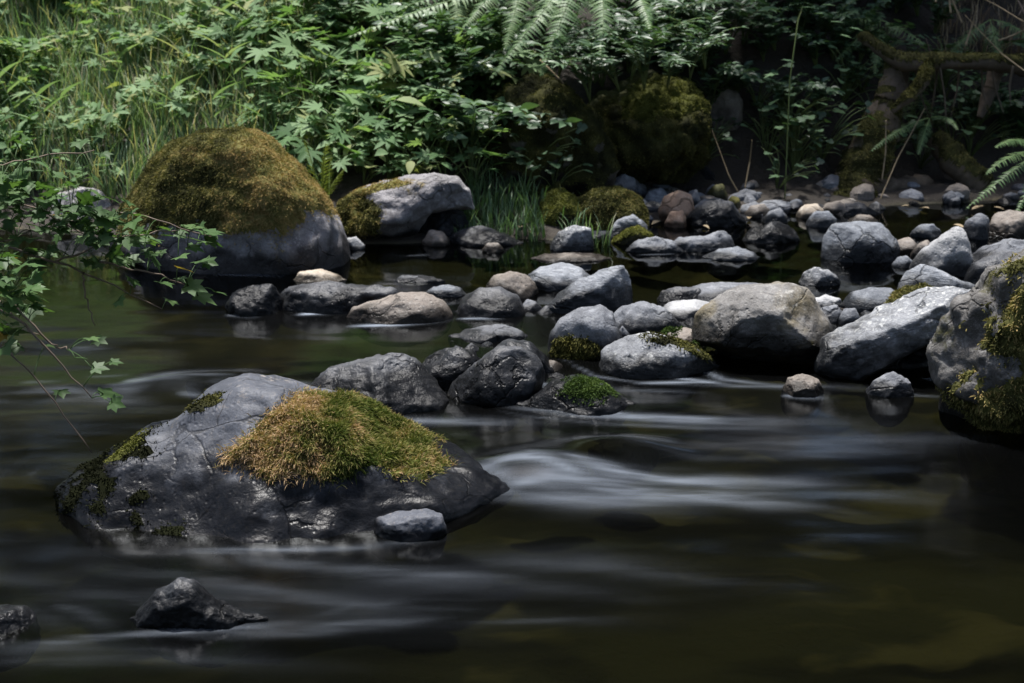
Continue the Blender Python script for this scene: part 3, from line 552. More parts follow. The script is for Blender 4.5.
moss(r, MOSSY_, lambda P, N: sstep(-.2, .3, N[:, 2]+.4*fbm(P*6, 2)), 7000, .010, .004, .008)
rock('rock', 'pointed grey stone behind the furred olive boulder', 'rock', 198, [(596, 194), (612, 182), (624, 174), (634, 178), (637, 194)], GREY, depth=.7, seed=97)
rock('rock', 'orange-pink rounded stone on the back shore', 'rock', 223, [(658, 210), (664, 196), (678, 191), (690, 195), (695, 212)], ORANG, depth=.8, cuts=2, rough=.6, seed=99)
rock('rock', 'small pinkish stone at the front foot of the orange stone', 'rock', 228, [(664, 224), (670, 212), (682, 211), (688, 222)], ORANG, depth=.7)
rock('rock', 'narrow grey stone right behind the orange rounded stone', 'rock', 208, [(684, 204), (689, 190), (696, 190), (702, 204)], GREY, depth=.8)
rock('rock', 'dark angular stone with glinting facets right of the orange stone', 'rock', 228, [(686, 222), (698, 206), (713, 199), (730, 203), (746, 222)], DARK, depth=.6, seed=101, cuts=8, rough=1.4)
r = rock('rock', 'striped grey stone with a moss edge below the furred boulder', 'rock', 240, [(608, 234), (618, 220), (632, 215), (646, 222), (652, 234)], STRIA, depth=.7)
r = rock('rock', 'small yellow-mossed stone on the pool edge below the furred boulder', 'rock', 246, [(612, 243), (624, 232), (638, 226), (650, 236), (656, 244)], MOSSY, depth=.7)
moss(r, MOSSY_, top_mask(.2, .6, 12, -.3), 2500, .008, .004, .005)
rock('rock', 'flat grey stone with a clear mirror image in the back pool', 'rock', 254, [(625, 251), (638, 240), (655, 237), (674, 242), (684, 251)], GREY, depth=.5, seed=103)
rock('rock', 'long flat grey stone with a raised right end in the back pool', 'rock', 252, [(666, 248), (680, 238), (708, 236), (722, 230), (731, 235), (736, 248)], GREY, depth=.4, seed=105)
rock('rock', 'thin flat bluish stone lying lowest in the back pool', 'rock', 261, [(702, 257), (720, 250), (738, 247), (752, 252), (760, 258)], BLUE, depth=.6, cuts=1)
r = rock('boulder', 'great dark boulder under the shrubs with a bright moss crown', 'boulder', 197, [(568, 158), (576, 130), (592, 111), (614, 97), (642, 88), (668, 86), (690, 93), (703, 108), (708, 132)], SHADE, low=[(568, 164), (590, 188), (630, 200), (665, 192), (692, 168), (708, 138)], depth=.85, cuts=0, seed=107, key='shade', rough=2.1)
moss(r, MOSSY_, pix_mask([(612, 122), (622, 96), (650, 78), (695, 78), (712, 104), (690, 116), (650, 122), (630, 126)], 8), 9000, .012, .004, .010, seed=12, tint=lambda P: .3+.5*fbm(P*9, 3))  # brighter moss colour paints the light falling on the crown
moss(r, MOSSD, pix_mask([(550, 200), (560, 130), (610, 95), (640, 110), (712, 105), (715, 150), (690, 185), (640, 205), (590, 205)], 9), 22000, .011, .004, .008, seed=13)  # darker moss colour carries the shade of the front
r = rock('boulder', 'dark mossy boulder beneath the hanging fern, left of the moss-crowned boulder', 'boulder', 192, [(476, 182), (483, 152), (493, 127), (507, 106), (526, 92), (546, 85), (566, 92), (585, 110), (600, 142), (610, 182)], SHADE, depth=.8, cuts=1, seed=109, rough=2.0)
moss(r, MOSSD, lambda P, N: sstep(-.4, .2, N[:, 2]+.5*fbm(P*6, 2)), 16000, .011, .004, .008, seed=14)
rock('rock', 'shaded olive stone set in the bank right of the moss-crowned boulder', 'rock', 129, [(700, 118), (704, 100), (720, 89), (735, 92), (743, 106), (742, 122)], BROWN, depth=.6, seed=111)
rock('rock', 'small brown stone in the bank behind the clover-leaved plants', 'rock', 152, [(768, 148), (775, 136), (786, 133), (797, 140), (799, 150)], BROWN, depth=.6)
rock('rock', 'glossy dark stone in the shade left of the clover-leaved plants', 'rock', 184, [(694, 178), (700, 166), (712, 168), (722, 180)], WETD, depth=.8)
rock('rock', 'grey stone half buried in leaves at the left shore', 'rock', 222, [(50, 212), (60, 195), (80, 187), (100, 192), (118, 214)], BANKR, depth=.7, seed=113)
rock('rock', 'tilted pale stone at the back shore below the thin upright stem', 'rock', 224, [(760, 220), (770, 211), (780, 208), (787, 218)], GREY, depth=.7)
rock('rock', 'pale oval stone on the back shore right of the thin upright stem', 'rock', 219, [(796, 214), (804, 205), (816, 204), (826, 213)], OCHRE, depth=.7, cuts=1)
rock('rock', 'blue-grey stone in front of the pale oval stone on the shore', 'rock', 228, [(806, 223), (814, 212), (828, 211), (838, 222)], BLUE, depth=.7)
rock('rock', 'flat dark stone under the fallen log at the back shore', 'rock', 216, [(828, 214), (840, 204), (858, 203), (880, 212)], DARK, depth=.6)
rock('rock', 'low olive stone behind the large blocky grey stone', 'rock', 224, [(848, 221), (858, 215), (870, 215), (880, 222)], BROWN, depth=.7)
rock('rock', 'wet knobbly stone with a yellow moss spot at the back pool rim', 'rock', 244, [(742, 242), (752, 228), (766, 224), (782, 218), (796, 232), (800, 243)], WETD, depth=.6, seed=116, rough=.9)
rock('rock', 'grey stone left of the tilted pale stone on the back shore', 'rock', 218, [(744, 214), (750, 206), (764, 204), (772, 214)], BROWN, depth=.7)
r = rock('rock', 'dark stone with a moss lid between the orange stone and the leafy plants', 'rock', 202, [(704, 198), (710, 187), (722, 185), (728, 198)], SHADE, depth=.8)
rock('rock', 'yellowish mossy stone right of the dark stone with a moss lid', 'rock', 208, [(726, 206), (731, 196), (738, 196), (742, 206)], MOSSY, depth=.8)
rock('rock', 'grey flat stone at the water right of the blocky stone', 'rock', 238, [(910, 234), (920, 225), (932, 224), (942, 232)], BLUE, depth=.6)
# --- stones under the water
rock('submerged_rock', 'amber stone just under the fast water in front of the green-tufted rock', 'rock', 480, [(500, 474), (525, 462), (550, 459), (575, 464), (590, 474)], SUBM, depth=.8, group='stones under the water', z0=-.05)
rock('submerged_rock', 'dark stone overrun by smooth water right of the green-tufted rock', 'rock', 458, [(588, 452), (605, 440), (625, 435), (645, 442), (660, 454)], SUBM, depth=.7, group='stones under the water', z0=-.06)
rock('submerged_rock', 'dark hump with white water around it left of the moss-capped boulder', 'rock', 390, [(185, 386), (200, 378), (225, 374), (250, 377), (262, 386)], WETD, depth=.7, group='stones under the water', z0=-.03)

# ------------------------------------------------------------------ pebbles strewn along the back shore
pv = [rock('pebble', 'small mixed pebble strewn along the back right shore', 'pebble', 700, [(500, 700), (506, 680), (520, 668), (535, 676), (545, 700)], m, depth=.8, seed=200+i, sub=4, group='pebbles of the back shore') for i, m in enumerate((GREY, BROWN, DARK, BLUE, WETD, GREY))]
spots = []
for i in range(900):
    px, py = random.uniform(600, 1030), random.uniform(186, 246)
    x, y, z = at(px, py); d = y-float(shore(x))
    if -.18 < d < .75 and not (820 < px < 905 and py > 222) and not (905 < px < 1030 and py > 232): spots.append((x, y, max(float(ground(x, y)[0]), -.03)))
spots = spots[:95]
for i, (x, y, z) in enumerate(spots):
    b_ = pv[i % 6]['o']; o = b_ if i < 6 else b_.copy()
    if i >= 6: COL.objects.link(o)
    s = random.choice((.6, .9, 1.2, 1.6, 2.1)); o.location = (x, y, z+.004*s); o.scale = (s*random.uniform(.9, 1.5), s, s*random.uniform(.38, .68)); o.rotation_euler = (random.uniform(-.3, .3), random.uniform(-.3, .3), random.uniform(0, 6.3))

gv = [v['o'] for v in pv]; n_ = 0
while n_ < 60:
    x0, y0, x1, y1 = random.choice(((795, 298, 880, 330), (600, 318, 700, 345), (880, 255, 1000, 300), (440, 340, 560, 380), (480, 290, 560, 318), (690, 296, 760, 312)))
    p = flat(random.uniform(x0, x1), random.uniform(y0, y1)); o = gv[n_ % 6].copy(); COL.objects.link(o); sc_ = random.choice((.5, .7, .9, 1.1)); n_ += 1
    o.location = (p[0], p[1], -.012); o.scale = (sc_*1.2, sc_, sc_*.7); o.rotation_euler = (random.uniform(-.3, .3), 0, random.uniform(0, 6.3)); tag(o, 'small pebble wedged in the gaps between the midstream stones', 'pebble', 'pebbles in the gaps of the midstream stones')
# ------------------------------------------------------------------ plants
def palmate(lobes=5, depth=.45, tooth=.06, n=5):
    """outline of a lobed leaf in its own plane, stalk at the origin, unit length"""
    pts = []
    for i in range(lobes):
        ang = (i-(lobes-1)/2)*math.radians(250/lobes); L = 1.0 - .30*abs(i-(lobes-1)/2)/((lobes-1)/2); hw = math.radians(250/lobes)*.5
        for j in range(n):
            u = j/(n-1)*2-1; rr = L*(1-depth*abs(u)**1.2)*(1+tooth*(-1)**j*(abs(u) > .1)); pts.append((rr*math.sin(ang+u*hw*.98), rr*math.cos(ang+u*hw*.98)))
    P = np.array(pts); P = P*.62; P[:, 1] += .12
    return P
def leaf_mesh(P, fold=.15, droop=.25):
    """a lobed leaf as a fan with two rings, folded along its rib and drooping to its tip"""
    c = np.array([[0, .12]]); ring = .5*P + .5*c; A = np.concatenate([[[0, 0]], c, ring, P]); n = len(P)
    Fs = [(1, 2+i, 2+i+1) for i in range(n-1)] + [(2+i, 2+n+i, 2+n+i+1, 3+i) for i in range(n-1)] + [(0, 1, 2), (0, 2, 2+n), (0, 2+n-1, 1), (0, 2+2*n-1, 2+n-1)]
    z = fold*np.abs(A[:, 0]) - droop*np.maximum(A[:, 1]-.1, 0)**2 - .18*np.abs(A[:, 0])**2
    return np.column_stack([A, z]), Fs
PALM5 = leaf_mesh(palmate(5, .5)); PALM7 = leaf_mesh(palmate(7, .6)); MAPL = leaf_mesh(palmate(5, .42, .10)); ROUND = leaf_mesh(palmate(3, .30, .03), .1, .15)
def lance(w=.16):
    t = np.linspace(0, 1, 6); hw = w*np.sin(math.pi*t**.8)*(1-.15*t); V = []; 
    for i in range(6): V += [(-hw[i], t[i], .25*hw[i]-.25*t[i]**2), (0, t[i], -.25*t[i]**2), (hw[i], t[i], .25*hw[i]-.25*t[i]**2)]
    Fs = []
    for i in range(5): a = 3*i; Fs += [(a, a+1, a+4, a+3), (a+1, a+2, a+5, a+4)]
    return np.array(V), Fs
LANCE = lance(.13); OVATE = lance(.26)
def put_leaf(mb, L, p, d, size, t, roll=0, up=(0, 0, 1)):
    x, y, z = frame(d, up); c, s = math.cos(roll), math.sin(roll); x, z = c*x+s*z, c*z-s*x
    mb.add(p + size*(L[0][:, :1]*x + L[0][:, 1:2]*y + L[0][:, 2:]*z), L[1], t)
def rv(s): return np.array([random.gauss(0, s), random.gauss(0, s), random.gauss(0, s)])
def herb(name, L, m, n, h, size, spread, label, cat, group):
    """a herb: leaf stalks from one crown, each carrying a leaf"""
    root = tag(empty(name, (0, 0, 0)), label, cat, group); st, lf = MB(), MB()
    for i in range(n):
        a = random.uniform(0, 6.28); r = spread*math.sqrt(random.random()); hh = h*random.uniform(.45, 1.1)
        tip = np.array([r*math.cos(a), r*math.sin(a), hh]); st.tube(bez((0, 0, -.03), (.3*tip[0], .3*tip[1], .8*hh), tip, 5), np.linspace(.0035, .0018, 5), 4)
        out = np.array([math.cos(a), math.sin(a), random.uniform(-.25, .35)]); out[1] -= .45
        put_leaf(lf, L, tip, out, size*random.uniform(.6, 1.25), random.uniform(.15, .95), random.gauss(0, .3))
    st.build('stem', STEM, root); lf.build('foliage', m, root); return root
def scatter(protos, spots, tilt=.15, smin=.75, smax=1.25):
    for i, p in enumerate(spots):
        k = i % len(protos); o = protos[k] if i < len(protos) else copy_tree(protos[k])
        s = random.uniform(smin, smax); o.location = p; o.scale = (s, s, s); o.rotation_euler = (random.gauss(0, tilt)+.1, random.gauss(0, tilt), random.uniform(-.9, .9))
def spots_in(n, fn, polys):
    out = []
    while len(out) < n:
        x0, y0, x1, y1, w = random.choices(polys, [q[4] for q in polys])[0]
        px, py = random.uniform(x0, x1), random.uniform(y0, y1); p = at(px, py)
        if p[1] - float(shore(p[0])) > .06: out.append(p)
    return out
def shrub(n, h, label, leaf=LANCE, size=.09, m=LEAF2, lean=(0, -.5)):
    root = tag(empty('shrub', (0, 0, 0)), label, 'shrub', 'narrow-leaved shrubs above the boulders'); st, lf = MB(), MB()
    for i in range(n):
        a = random.uniform(0, 6.28); L = h*random.uniform(.6, 1.15); tip = np.array([.5*L*math.cos(a)+lean[0]*L, .4*L*math.sin(a)+lean[1]*L, .75*L])
        pts = bez((0, 0, -.05), (.25*tip[0], .25*tip[1], .9*tip[2]), tip, 12); st.tube(pts, np.linspace(.005, .0015, 12), 4)
        for j in range(3, 12):
            d = pts[j]-pts[j-1]; x, y, z = frame(d)
            for s in (-1, 1):
                put_leaf(lf, leaf, pts[j], s*x*.9 + y*.6 + z*.1 + rv(.15), size*random.uniform(.6, 1.15), random.uniform(.1, .95), random.gauss(0, .4))
        put_leaf(lf, leaf, pts[-1], pts[-1]-pts[-2], size*.8, .8)
    st.build('stem', STEM, root); lf.build('foliage', m, root); return root
for lab, grp, n, zones, sz in (
    ('broad-leaved green plant growing right behind the long whitish boulder, its leaves pale in the light', 'broad-leaved plants behind the long whitish boulder', 60, [(300, 110, 440, 190, 5), (440, 120, 480, 200, 1)], 1.0),
    ('broad-leaved green plant in the shade below the long fern fronds', 'broad-leaved plants below the long fern fronds', 70, [(270, 20, 510, 112, 1)], 1.0),
    ('broad-leaved green plant among the meadow grass above the huge mossy boulder', 'broad-leaved plants in the meadow grass', 120, [(-60, -25, 260, 60, 2), (60, 40, 300, 130, 3), (-420, -30, -60, 140, 1.6)], .78),
    ('small broad-leaved green plant at the far left shore behind the leafy branches', 'broad-leaved plants at the left shore', 24, [(-60, 120, 110, 218, 1)], .7)):
    hp = [herb('leafy_plant', (PALM7, PALM5, PALM7, OVATE, ROUND, PALM7)[i], LEAF, random.randint(6, 12), .24, (.16, .13, .19, .12, .09, .14)[i], .19, lab, 'plant', grp) for i in range(6)]
    scatter(hp, spots_in(n, None, zones), .15, .6*sz, 1.35*sz)
mw = [shrub(6, .40, 'upright meadow herb with egg-shaped leaves among the grass of the left bank', OVATE, .085, LEAF, (0, -.12)) for i in range(4)]
for s_ in mw: s_.name = 'meadow_herb'; s_['group'] = 'meadow herbs on the left bank'; s_['category'] = 'plant'
scatter(mw, spots_in(46, None, [(-60, -20, 300, 90, 3), (-60, 80, 140, 205, 2)]), .15, .5, 1.0)
sp_ = [herb('shade_plant', ROUND, LEAF2, random.randint(12, 18), .22, .065, .20, 'low plant with small rounded clover-like leaves in the shade below the bank', 'plant', 'clover-leaved plants in the shade') for i in range(4)]
scatter(sp_, spots_in(52, None, [(855, 60, 1010, 165, 4), (745, 100, 850, 190, 4), (690, 90, 760, 180, 1), (880, 90, 950, 170, 1), (500, 175, 570, 200, 1)]))

sl = 'shrub with narrow pointed leaves arching over the shaded boulders'
sh = [shrub(9, .42, sl) for i in range(4)]
scatter(sh, spots_in(26, None, [(570, 10, 700, 75, 4), (690, -10, 760, 60, 2), (480, 0, 560, 60, 1), (590, 70, 690, 85, 2)]), .1)
shd = [shrub(8, .40, 'dark bush with egg-shaped leaves growing in the gloom behind the ferns', OVATE, .075) for i in range(3)]
hg = [(590, 92, 7.35), (618, 84, 7.4), (645, 80, 7.4), (668, 80, 7.4), (690, 72, 7.5), (560, 68, 7.5), (705, 60, 7.7), (632, 70, 7.6)]
hs = [shrub(8, .34, 'narrow-leaved shrub drooping over the crown of the moss-crowned boulder', LANCE, .075, LEAF2, (0, -.62)) for i in range(3)]
for s_ in hs: s_['group'] = 'narrow-leaved shrubs drooping over the moss-crowned boulder'
scatter(hs, [np.array([0, 0, CAMZ]) + ray(a_, b_)*y_/ray(a_, b_)[1] for a_, b_, y_ in hg], .1, .8, 1.15)
for s_ in shd: s_.name = 'bush'; s_['group'] = 'dark bushes behind the ferns'; s_['category'] = 'bush'
scatter(shd, spots_in(40, None, [(330, -40, 560, 40, 3), (600, -40, 860, 20, 3), (420, 60, 520, 170, 2), (830, -40, 960, 10, 1)]), .1)

gl = [shrub(7, .34, 'thin dark bush with egg-shaped leaves hanging over the black hollow at the right', OVATE, .06) for i in range(3)]
for s_ in gl: s_.name = 'bush'; s_['group'] = 'dark bushes over the right hollow'; s_['category'] = 'bush'
scatter(gl, spots_in(68, None, [(750, -20, 880, 75, 3), (730, -30, 1040, 40, 3), (700, 40, 860, 110, 2), (860, 60, 1040, 150, 1), (1040, -30, 1260, 130, 1.6)]), .15, .6, 1.1)
def frond(root, p0, p1, p2, width, m, n=30, taper=1.0, pinnule=True, name='frond', upv=(0, -.35, 1)):
    """one fern frond: an arching midrib with toothed side leaflets that shorten to the tip"""
    mb = MB(); pts = bez(p0, p1, p2, n+6); mb.tube(pts, np.linspace(.004, .001, n+6), 4, .9)
    for i in range(5, n+5):
        u = (i-5)/n; L = width*min(1, .35+2.6*u)*(1-u)**.75*1.1+.006; d = pts[min(i+1, n+5)]-pts[i-1]; x, y, z = frame(d, upv); step = np.linalg.norm(d)/2
        for s in (-1, 1):
            if random.random() < .04: continue
            dr = s*x*.95 + y*.35 - z*.12 + rv(.11); L *= random.uniform(.85, 1.08); dr /= np.linalg.norm(dr); sx = np.cross(dr, z); sx /= np.linalg.norm(sx)
            k = 7 if pinnule else 4; V = [pts[i]]; 
            half = step*(.46 if n > 30 else .36)
            for j in range(1, k+1):
                t = j/k; wv = half*(1-t**1.6)+.0006
                for (tt, ww) in ((t-.75/k, wv*.45), (t-.3/k, wv)):
                    q = pts[i]+dr*L*tt - z*.30*L*tt*tt; V += [q+sx*ww, q-sx*ww]
            V.append(pts[i]+dr*L - z*.30*L); nv = len(V); Fs = [(0, 1, 2)] + [(a, a+2, a+3, a+1) for a in range(1, nv-3, 2)] + [(nv-3, nv-1, nv-2)]
            mb.add(V, Fs, random.uniform(.25, .85))
    return mb.build(name, m, root)
def fern(label, px, py, fr, m=FERN, lift=0, group='ferns on the bank', y=None):
    """fr: fronds as (dx, dy, dz middle; dx, dy, dz tip; width) in metres from the crown"""
    p = at(px, py) if y is None else None
    if y is not None: d = ray(px, py); p = np.array([0, 0, CAMZ]) + d*y/d[1]
    root = tag(empty('fern', p), label, 'fern', group)
    for (a, b, w) in fr: frond(root, (0, 0, 0), a, b, w, m)
    return root
def rel(px, py, y, c):                          # a point of a frond: picture point at distance y, seen from the crown c
    d = ray(px, py); return np.array([0, 0, CAMZ]) + d*y/d[1] - c
def fern_px(label, crown, yc, fronds, m=FERN):
    d = ray(*crown); c = np.array([0, 0, CAMZ]) + d*yc/d[1]; root = tag(empty('fern', c), label, 'fern', 'ferns on the bank')
    for (mx, my, tx, ty, yt, w) in fronds: frond(root, (0, 0, 0), rel(mx, my, (yc+yt)/2, c), rel(tx, ty, yt, c), w, m, n=48 if w > .1 else 26)
    return root
fern_px('big pale fern with fronds hanging down over the dark boulder, top middle', (590, -50), 7.9, [(575, -20, 540, 78, 7.2, .17), (560, -10, 489, 80, 7.2, .15), (610, -20, 600, 60, 7.2, .13), (640, -30, 650, 30, 7.1, .13)])
fern_px('broad feathery fern behind the hanging fern, its tips level with the dark boulder', (530, -40), 8.0, [(520, -10, 505, 50, 7.5, .14), (545, -10, 570, 52, 7.5, .14), (500, -20, 462, 30, 7.5, .13), (570, -20, 612, 25, 7.5, .13)])
fern_px('fern over the dark hollow at the upper right with four short fronds', (880, 20), 8.6, [(865, 30, 835, 62, 8.4, .08), (880, 40, 875, 75, 8.3, .08), (900, 25, 925, 45, 8.4, .08), (860, 15, 825, 25, 8.5, .08)])
fern_px('fern among the dry grass at the top right corner', (990, 20), 8.9, [(970, 30, 945, 60, 8.7, .08), (995, 35, 1000, 70, 8.6, .08), (1015, 20, 1040, 50, 8.7, .08)])
fern_px('fern with one long frond stretching left across the top of the picture', (560, -30), 7.7, [(470, -10, 345, 38, 7.0, .11), (480, -20, 400, 8, 7.0, .10)])
fern_px('small bright yellow-green fern right of the huge mossy boulder', (322, 205), 6.75, [(315, 170, 305, 140, 6.6, .06), (322, 165, 326, 142, 6.6, .06), (332, 180, 345, 168, 6.6, .05), (310, 185, 298, 172, 6.6, .05), (322, 185, 332, 155, 6.6, .05)], FERNY)
fern_px('small shaded fern under the mossy root', (930, 118), 8.1, [(905, 122, 870, 152, 7.8, .05), (925, 130, 918, 155, 7.8, .045), (950, 112, 958, 130, 7.8, .04)])
fern_px('dark fern at the right edge with light-rimmed fronds above the shore', (1045, 150), 7.7, [(1010, 170, 965, 210, 7.4, .06), (1010, 150, 985, 175, 7.4, .06), (1020, 130, 995, 148, 7.4, .07), (1040, 170, 1015, 215, 7.3, .06)])
fern_px('fern half hidden among leaves at the top left of the fern bank', (455, -20), 8.4, [(430, -10, 395, 30, 8, .10), (460, 0, 455, 45, 8, .10), (420, -30, 360, 5, 8, .1)])
fern_px('fern behind the narrow-leaved shrubs at the top, left of the dark hollow', (700, -40), 8.3, [(680, -20, 640, 30, 8, .1), (700, -10, 700, 30, 8, .1), (720, -30, 760, 10, 8, .1)])

# grass: a sward nobody could count
def grass_blades(n, fn, hmin, hmax, wd):
    V, T = [], []
    for i in range(n):
        p, k = fn(); h = random.uniform(hmin, hmax)*k; a = random.uniform(0, 6.28); d = np.array([math.cos(a), math.sin(a), 0]); lean = h*random.uniform(.1, .65); w = wd*random.uniform(.6, 1.4)
        s = np.array([-d[1], d[0], 0]); t = 1.05 if random.random() < .09 else random.random()**1.3
        for u, ww in ((0, 1), (.4, .9), (.75, .6), (1, .05)):
            q = p + np.array([0, 0, h*(u-.22*u*u*lean/h*1.5)]) + d*lean*u*u; V += [q-s*w*ww/2, q+s*w*ww/2]
        T += [t-.15, t-.15, t-.05, t-.05, t, t, t+.1, t+.1]
    i = 8*np.arange(n)[:, None]; q = np.concatenate([np.stack([i[:, 0]+a, i[:, 0]+a+1, i[:, 0]+a+3, i[:, 0]+a+2], 1) for a in (0, 2, 4)])
    return np.array(V), q, np.array(T)
def sward():
    while True:
        px, py = random.choice(((random.uniform(-80, 330), random.uniform(-25, 200)), (random.uniform(-80, 200), random.uniform(-25, 120)), (random.uniform(-80, 330), random.uniform(-25, 200)), (random.uniform(-420, -60), random.uniform(-40, 205))))
        p = at(px, py)
        if p[1]-float(shore(p[0])) > .1: return p, random.uniform(.5, 1.2)
V, q, T = grass_blades(20000, sward, .09, .34, .006)
tag(mesh('grass', V, q, GRASS, attrs={'tint': T}), 'pale green meadow grass covering the left bank', 'grass', kind='stuff')
for (x0, y0, x1, y1, n, hh, lab) in ((455, 200, 545, 242, 700, .17, 'bright grass tuft spilling over the shore behind the low dark stone'), (560, 205, 610, 250, 130, .16, 'thin grass tuft hanging beside the pinkish speckled stone'), (470, 180, 530, 200, 150, .2, 'loose grass clump in front of the fern-hung boulder')):
    c = at((x0+x1)/2, (y0+y1)/2)
    def f_():
        return at(random.uniform(x0, x1), random.uniform(y0, y1)) - c, random.uniform(.5, 1.2)
    V, q, T = grass_blades(n, f_, .06, hh, .006); o = mesh('grass_tuft', V, q, GRASS, attrs={'tint': T*.8}); o.location = c; tag(o, lab, 'grass tuft')
def tall(px, py, h, lx, lab):
    p = at(px, py); o_ = MB(); pts = bez((0, 0, 0), (0, 0, h*.8), (lx, -.05, h), 14)
    o_.tube(pts, np.linspace(.004, .0015, 14), 4, .6)
    for j in (3, 5, 7): put_leaf(o_, LANCE, pts[j], np.array([random.choice((-1, 1))*.7, -.3, .7]), .22, .6)
    o = o_.build('tall_grass', GRASS); o.location = p; return tag(o, lab, 'grass', 'tall grass stalks on the left bank')
for i in range(16): tall(random.uniform(0, 300), random.uniform(40, 175), random.uniform(.3, .55), random.uniform(-.25, .25), 'tall single grass stalk rising above the meadow on the left bank')

# overhanging branches at the left
def branch(label, y, paths, leaves, size):
    c = np.array([0, 0, CAMZ]) + ray(*paths[0][0])*y/ray(*paths[0][0])[1]; root = tag(empty('branch', c), label, 'branch', 'branches hanging in from the left')
    allp = []
    for k, p in enumerate(paths):
        pts = np.array([rel(px, py, y + dy, c) for px, py, dy in [(q[0], q[1], q[2] if len(q) > 2 else 0) for q in p]])
        if len(pts) == 3: t = np.linspace(0, 1, 14); pts = np.stack([np.interp(t, [0, .5, 1], pts[:, a]) for a in range(3)], 1)
        else: t = np.linspace(0, 1, 14); pts = np.stack([np.interp(t, np.linspace(0, 1, len(pts)), pts[:, a]) for a in range(3)], 1)
        pts[1:-1] += np.array([rv(.003) for _ in range(12)]); m = MB(); m.tube(pts, np.linspace(.0055 if k == 0 else .0035, .0015, 14), 5, .5); m.build('twig', TWIG, root); allp.append(pts)
    lf = MB()
    for (px, py, dx, dy, s) in leaves:
        q = rel(px, py, y + random.uniform(-.12, .12), c); near = min((np.linalg.norm(w-q), tuple(w)) for a in allp for w in a)
        if near[0] < .35: lf.tube(bez(near[1], (np.array(near[1])+q)/2+np.array([0, 0, .02]), q, 5), .0013, 4, .7)
        d = np.array([dx, -.2+random.gauss(0, .55), -.6*dy]); put_leaf(lf, MAPL, q, d, size*s*random.uniform(.8, 1.15), 1.0 if random.random() < .025 else random.uniform(.1, .9), random.gauss(0, .4))
    lf.build('foliage', MAPLE, root)
def rl(n, box): return [(random.uniform(box[0], box[2]), random.uniform(box[1], box[3]), random.uniform(-.2, 1), random.uniform(-.2, .5), random.uniform(.6, 1.15)) for _ in range(n)]
up_l = [(145, 238, 1, -.05, 1.2), (165, 236, 1, -.1, 1.3), (185, 228, 1, 0, 1.2), (178, 268, .8, .1, 1), (195, 295, .7, .4, 1.2), (185, 285, .6, .2, 1.1), (160, 282, .6, .1, .9), (150, 255, .3, .7, 1.1), (118, 300, .6, .3, .8), (205, 240, .8, .4, .9), (170, 300, .6, .2, .9), (125, 260, .8, .0, 1.1), (205, 262, .9, .1, .9), (215, 292, .9, .1, .8)] + rl(45, (-50, 135, 105, 200)) + rl(95, (-30, 195, 140, 262)) + rl(65, (-40, 170, 90, 235)) + rl(26, (60, 212, 205, 250)) + rl(8, (120, 250, 215, 300))
branch('upper leafy branch reaching in from the left over the pool', 3.9, [[(-60, 225), (60, 262), (162, 309)], [(55, 262), (110, 240), (180, 230)], [(-50, 190), (30, 205), (110, 250)], [(100, 262), (150, 272), (200, 290)], [(60, 210), (140, 215), (215, 238)], [(84, 272), (86, 300), (95, 325)], [(-60, 240), (10, 240), (90, 215)], [(-60, 175), (20, 160), (95, 150)]], up_l, .074)
lo_l = [(88, 338, .9, 0, .9), (110, 362, .9, .05, .8), (92, 368, .8, .0, .9), (60, 390, .6, .4, .9), (100, 394, .8, .2, 1.2), (110, 402, .7, .3, .9), (75, 358, .8, 0, .7), (20, 345, -.2, .1, 1), (5, 345, .4, .1, 1.1), (40, 310, .5, -.1, .8), (45, 345, .7, .1, .6), (95, 340, .8, .1, .8)] + rl(50, (-30, 250, 45, 335))
branch('lower thin branch with sparse leaves reaching down to the water at left', 3.6, [[(-40, 262), (30, 330), (92, 398)], [(-30, 320), (30, 370), (92, 453)], [(10, 300), (50, 345), (70, 349)], [(-40, 290), (10, 315), (40, 335)]], lo_l, .074)

# roots, log, dry stalks under the right bank
def pt(px, py, y): d = ray(px, py); return np.array([0, 0, CAMZ]) + d*y/d[1]
def knotty(mb, pts, r, k=12, amp=.25, t=.5):
    pts = np.array(pts); t_ = np.linspace(0, 1, 40); n = len(pts); P = np.stack([np.interp(t_, np.linspace(0, 1, n), pts[:, a]) for a in range(3)], 1)
    for _ in range(3): P[1:-1] = (P[:-2]+2*P[1:-1]+P[2:])/4
    R = np.interp(t_, np.linspace(0, 1, len(r)), r); s0 = mb.n; mb.tube(P, R, k, t); V = mb.V[-1]
    cen = np.repeat(P, k, 0); N = V-cen; V += N*(amp*fbm(V*9, 3)+.12*fbm(V*40, 3))[:, None]; return P
roots = tag(empty('tree_root', pt(900, 62, 8.2)), 'mossy tree roots arching out of the dark bank at the right', 'tree root')
def rootpart(pts, r, name='root', m=BARK, nmoss=2500):
    c = np.array(roots.location); mb = MB(); knotty(mb, [p-c for p in pts], r); o = mb.build(name, m, roots)
    V = np.concatenate(mb.V); me = o.data; Fq = np.array([f for f in mb.F if len(f) == 4]); Ft = np.concatenate([Fq[:, :3], Fq[:, [0, 2, 3]]]); N = vnorm(V, Ft)
    if N[:, 2][V[:, 2] > np.median(V[:, 2])].mean() < 0: N = -N
    moss(dict(V=V, F=Ft, N=N, c=c, o=o), MOSSB, lambda P, N: sstep(0, .5, N[:, 2]+.6*fbm(P*6, 2)), nmoss, .012, .004, .006, tint=lambda P: .25+.3*fbm(P*12, 2))
rootpart([pt(862, 36, 8.3), pt(882, 52, 8.15), pt(905, 64, 8.05), pt(935, 62, 8.05), pt(975, 62, 8.05), pt(1030, 66, 8.2)], [.03, .035, .05, .045, .04, .06])
rootpart([pt(928, 62, 8.05), pt(924, 82, 7.95), pt(908, 98, 7.9), pt(892, 112, 7.9)], [.04, .035, .03, .012])
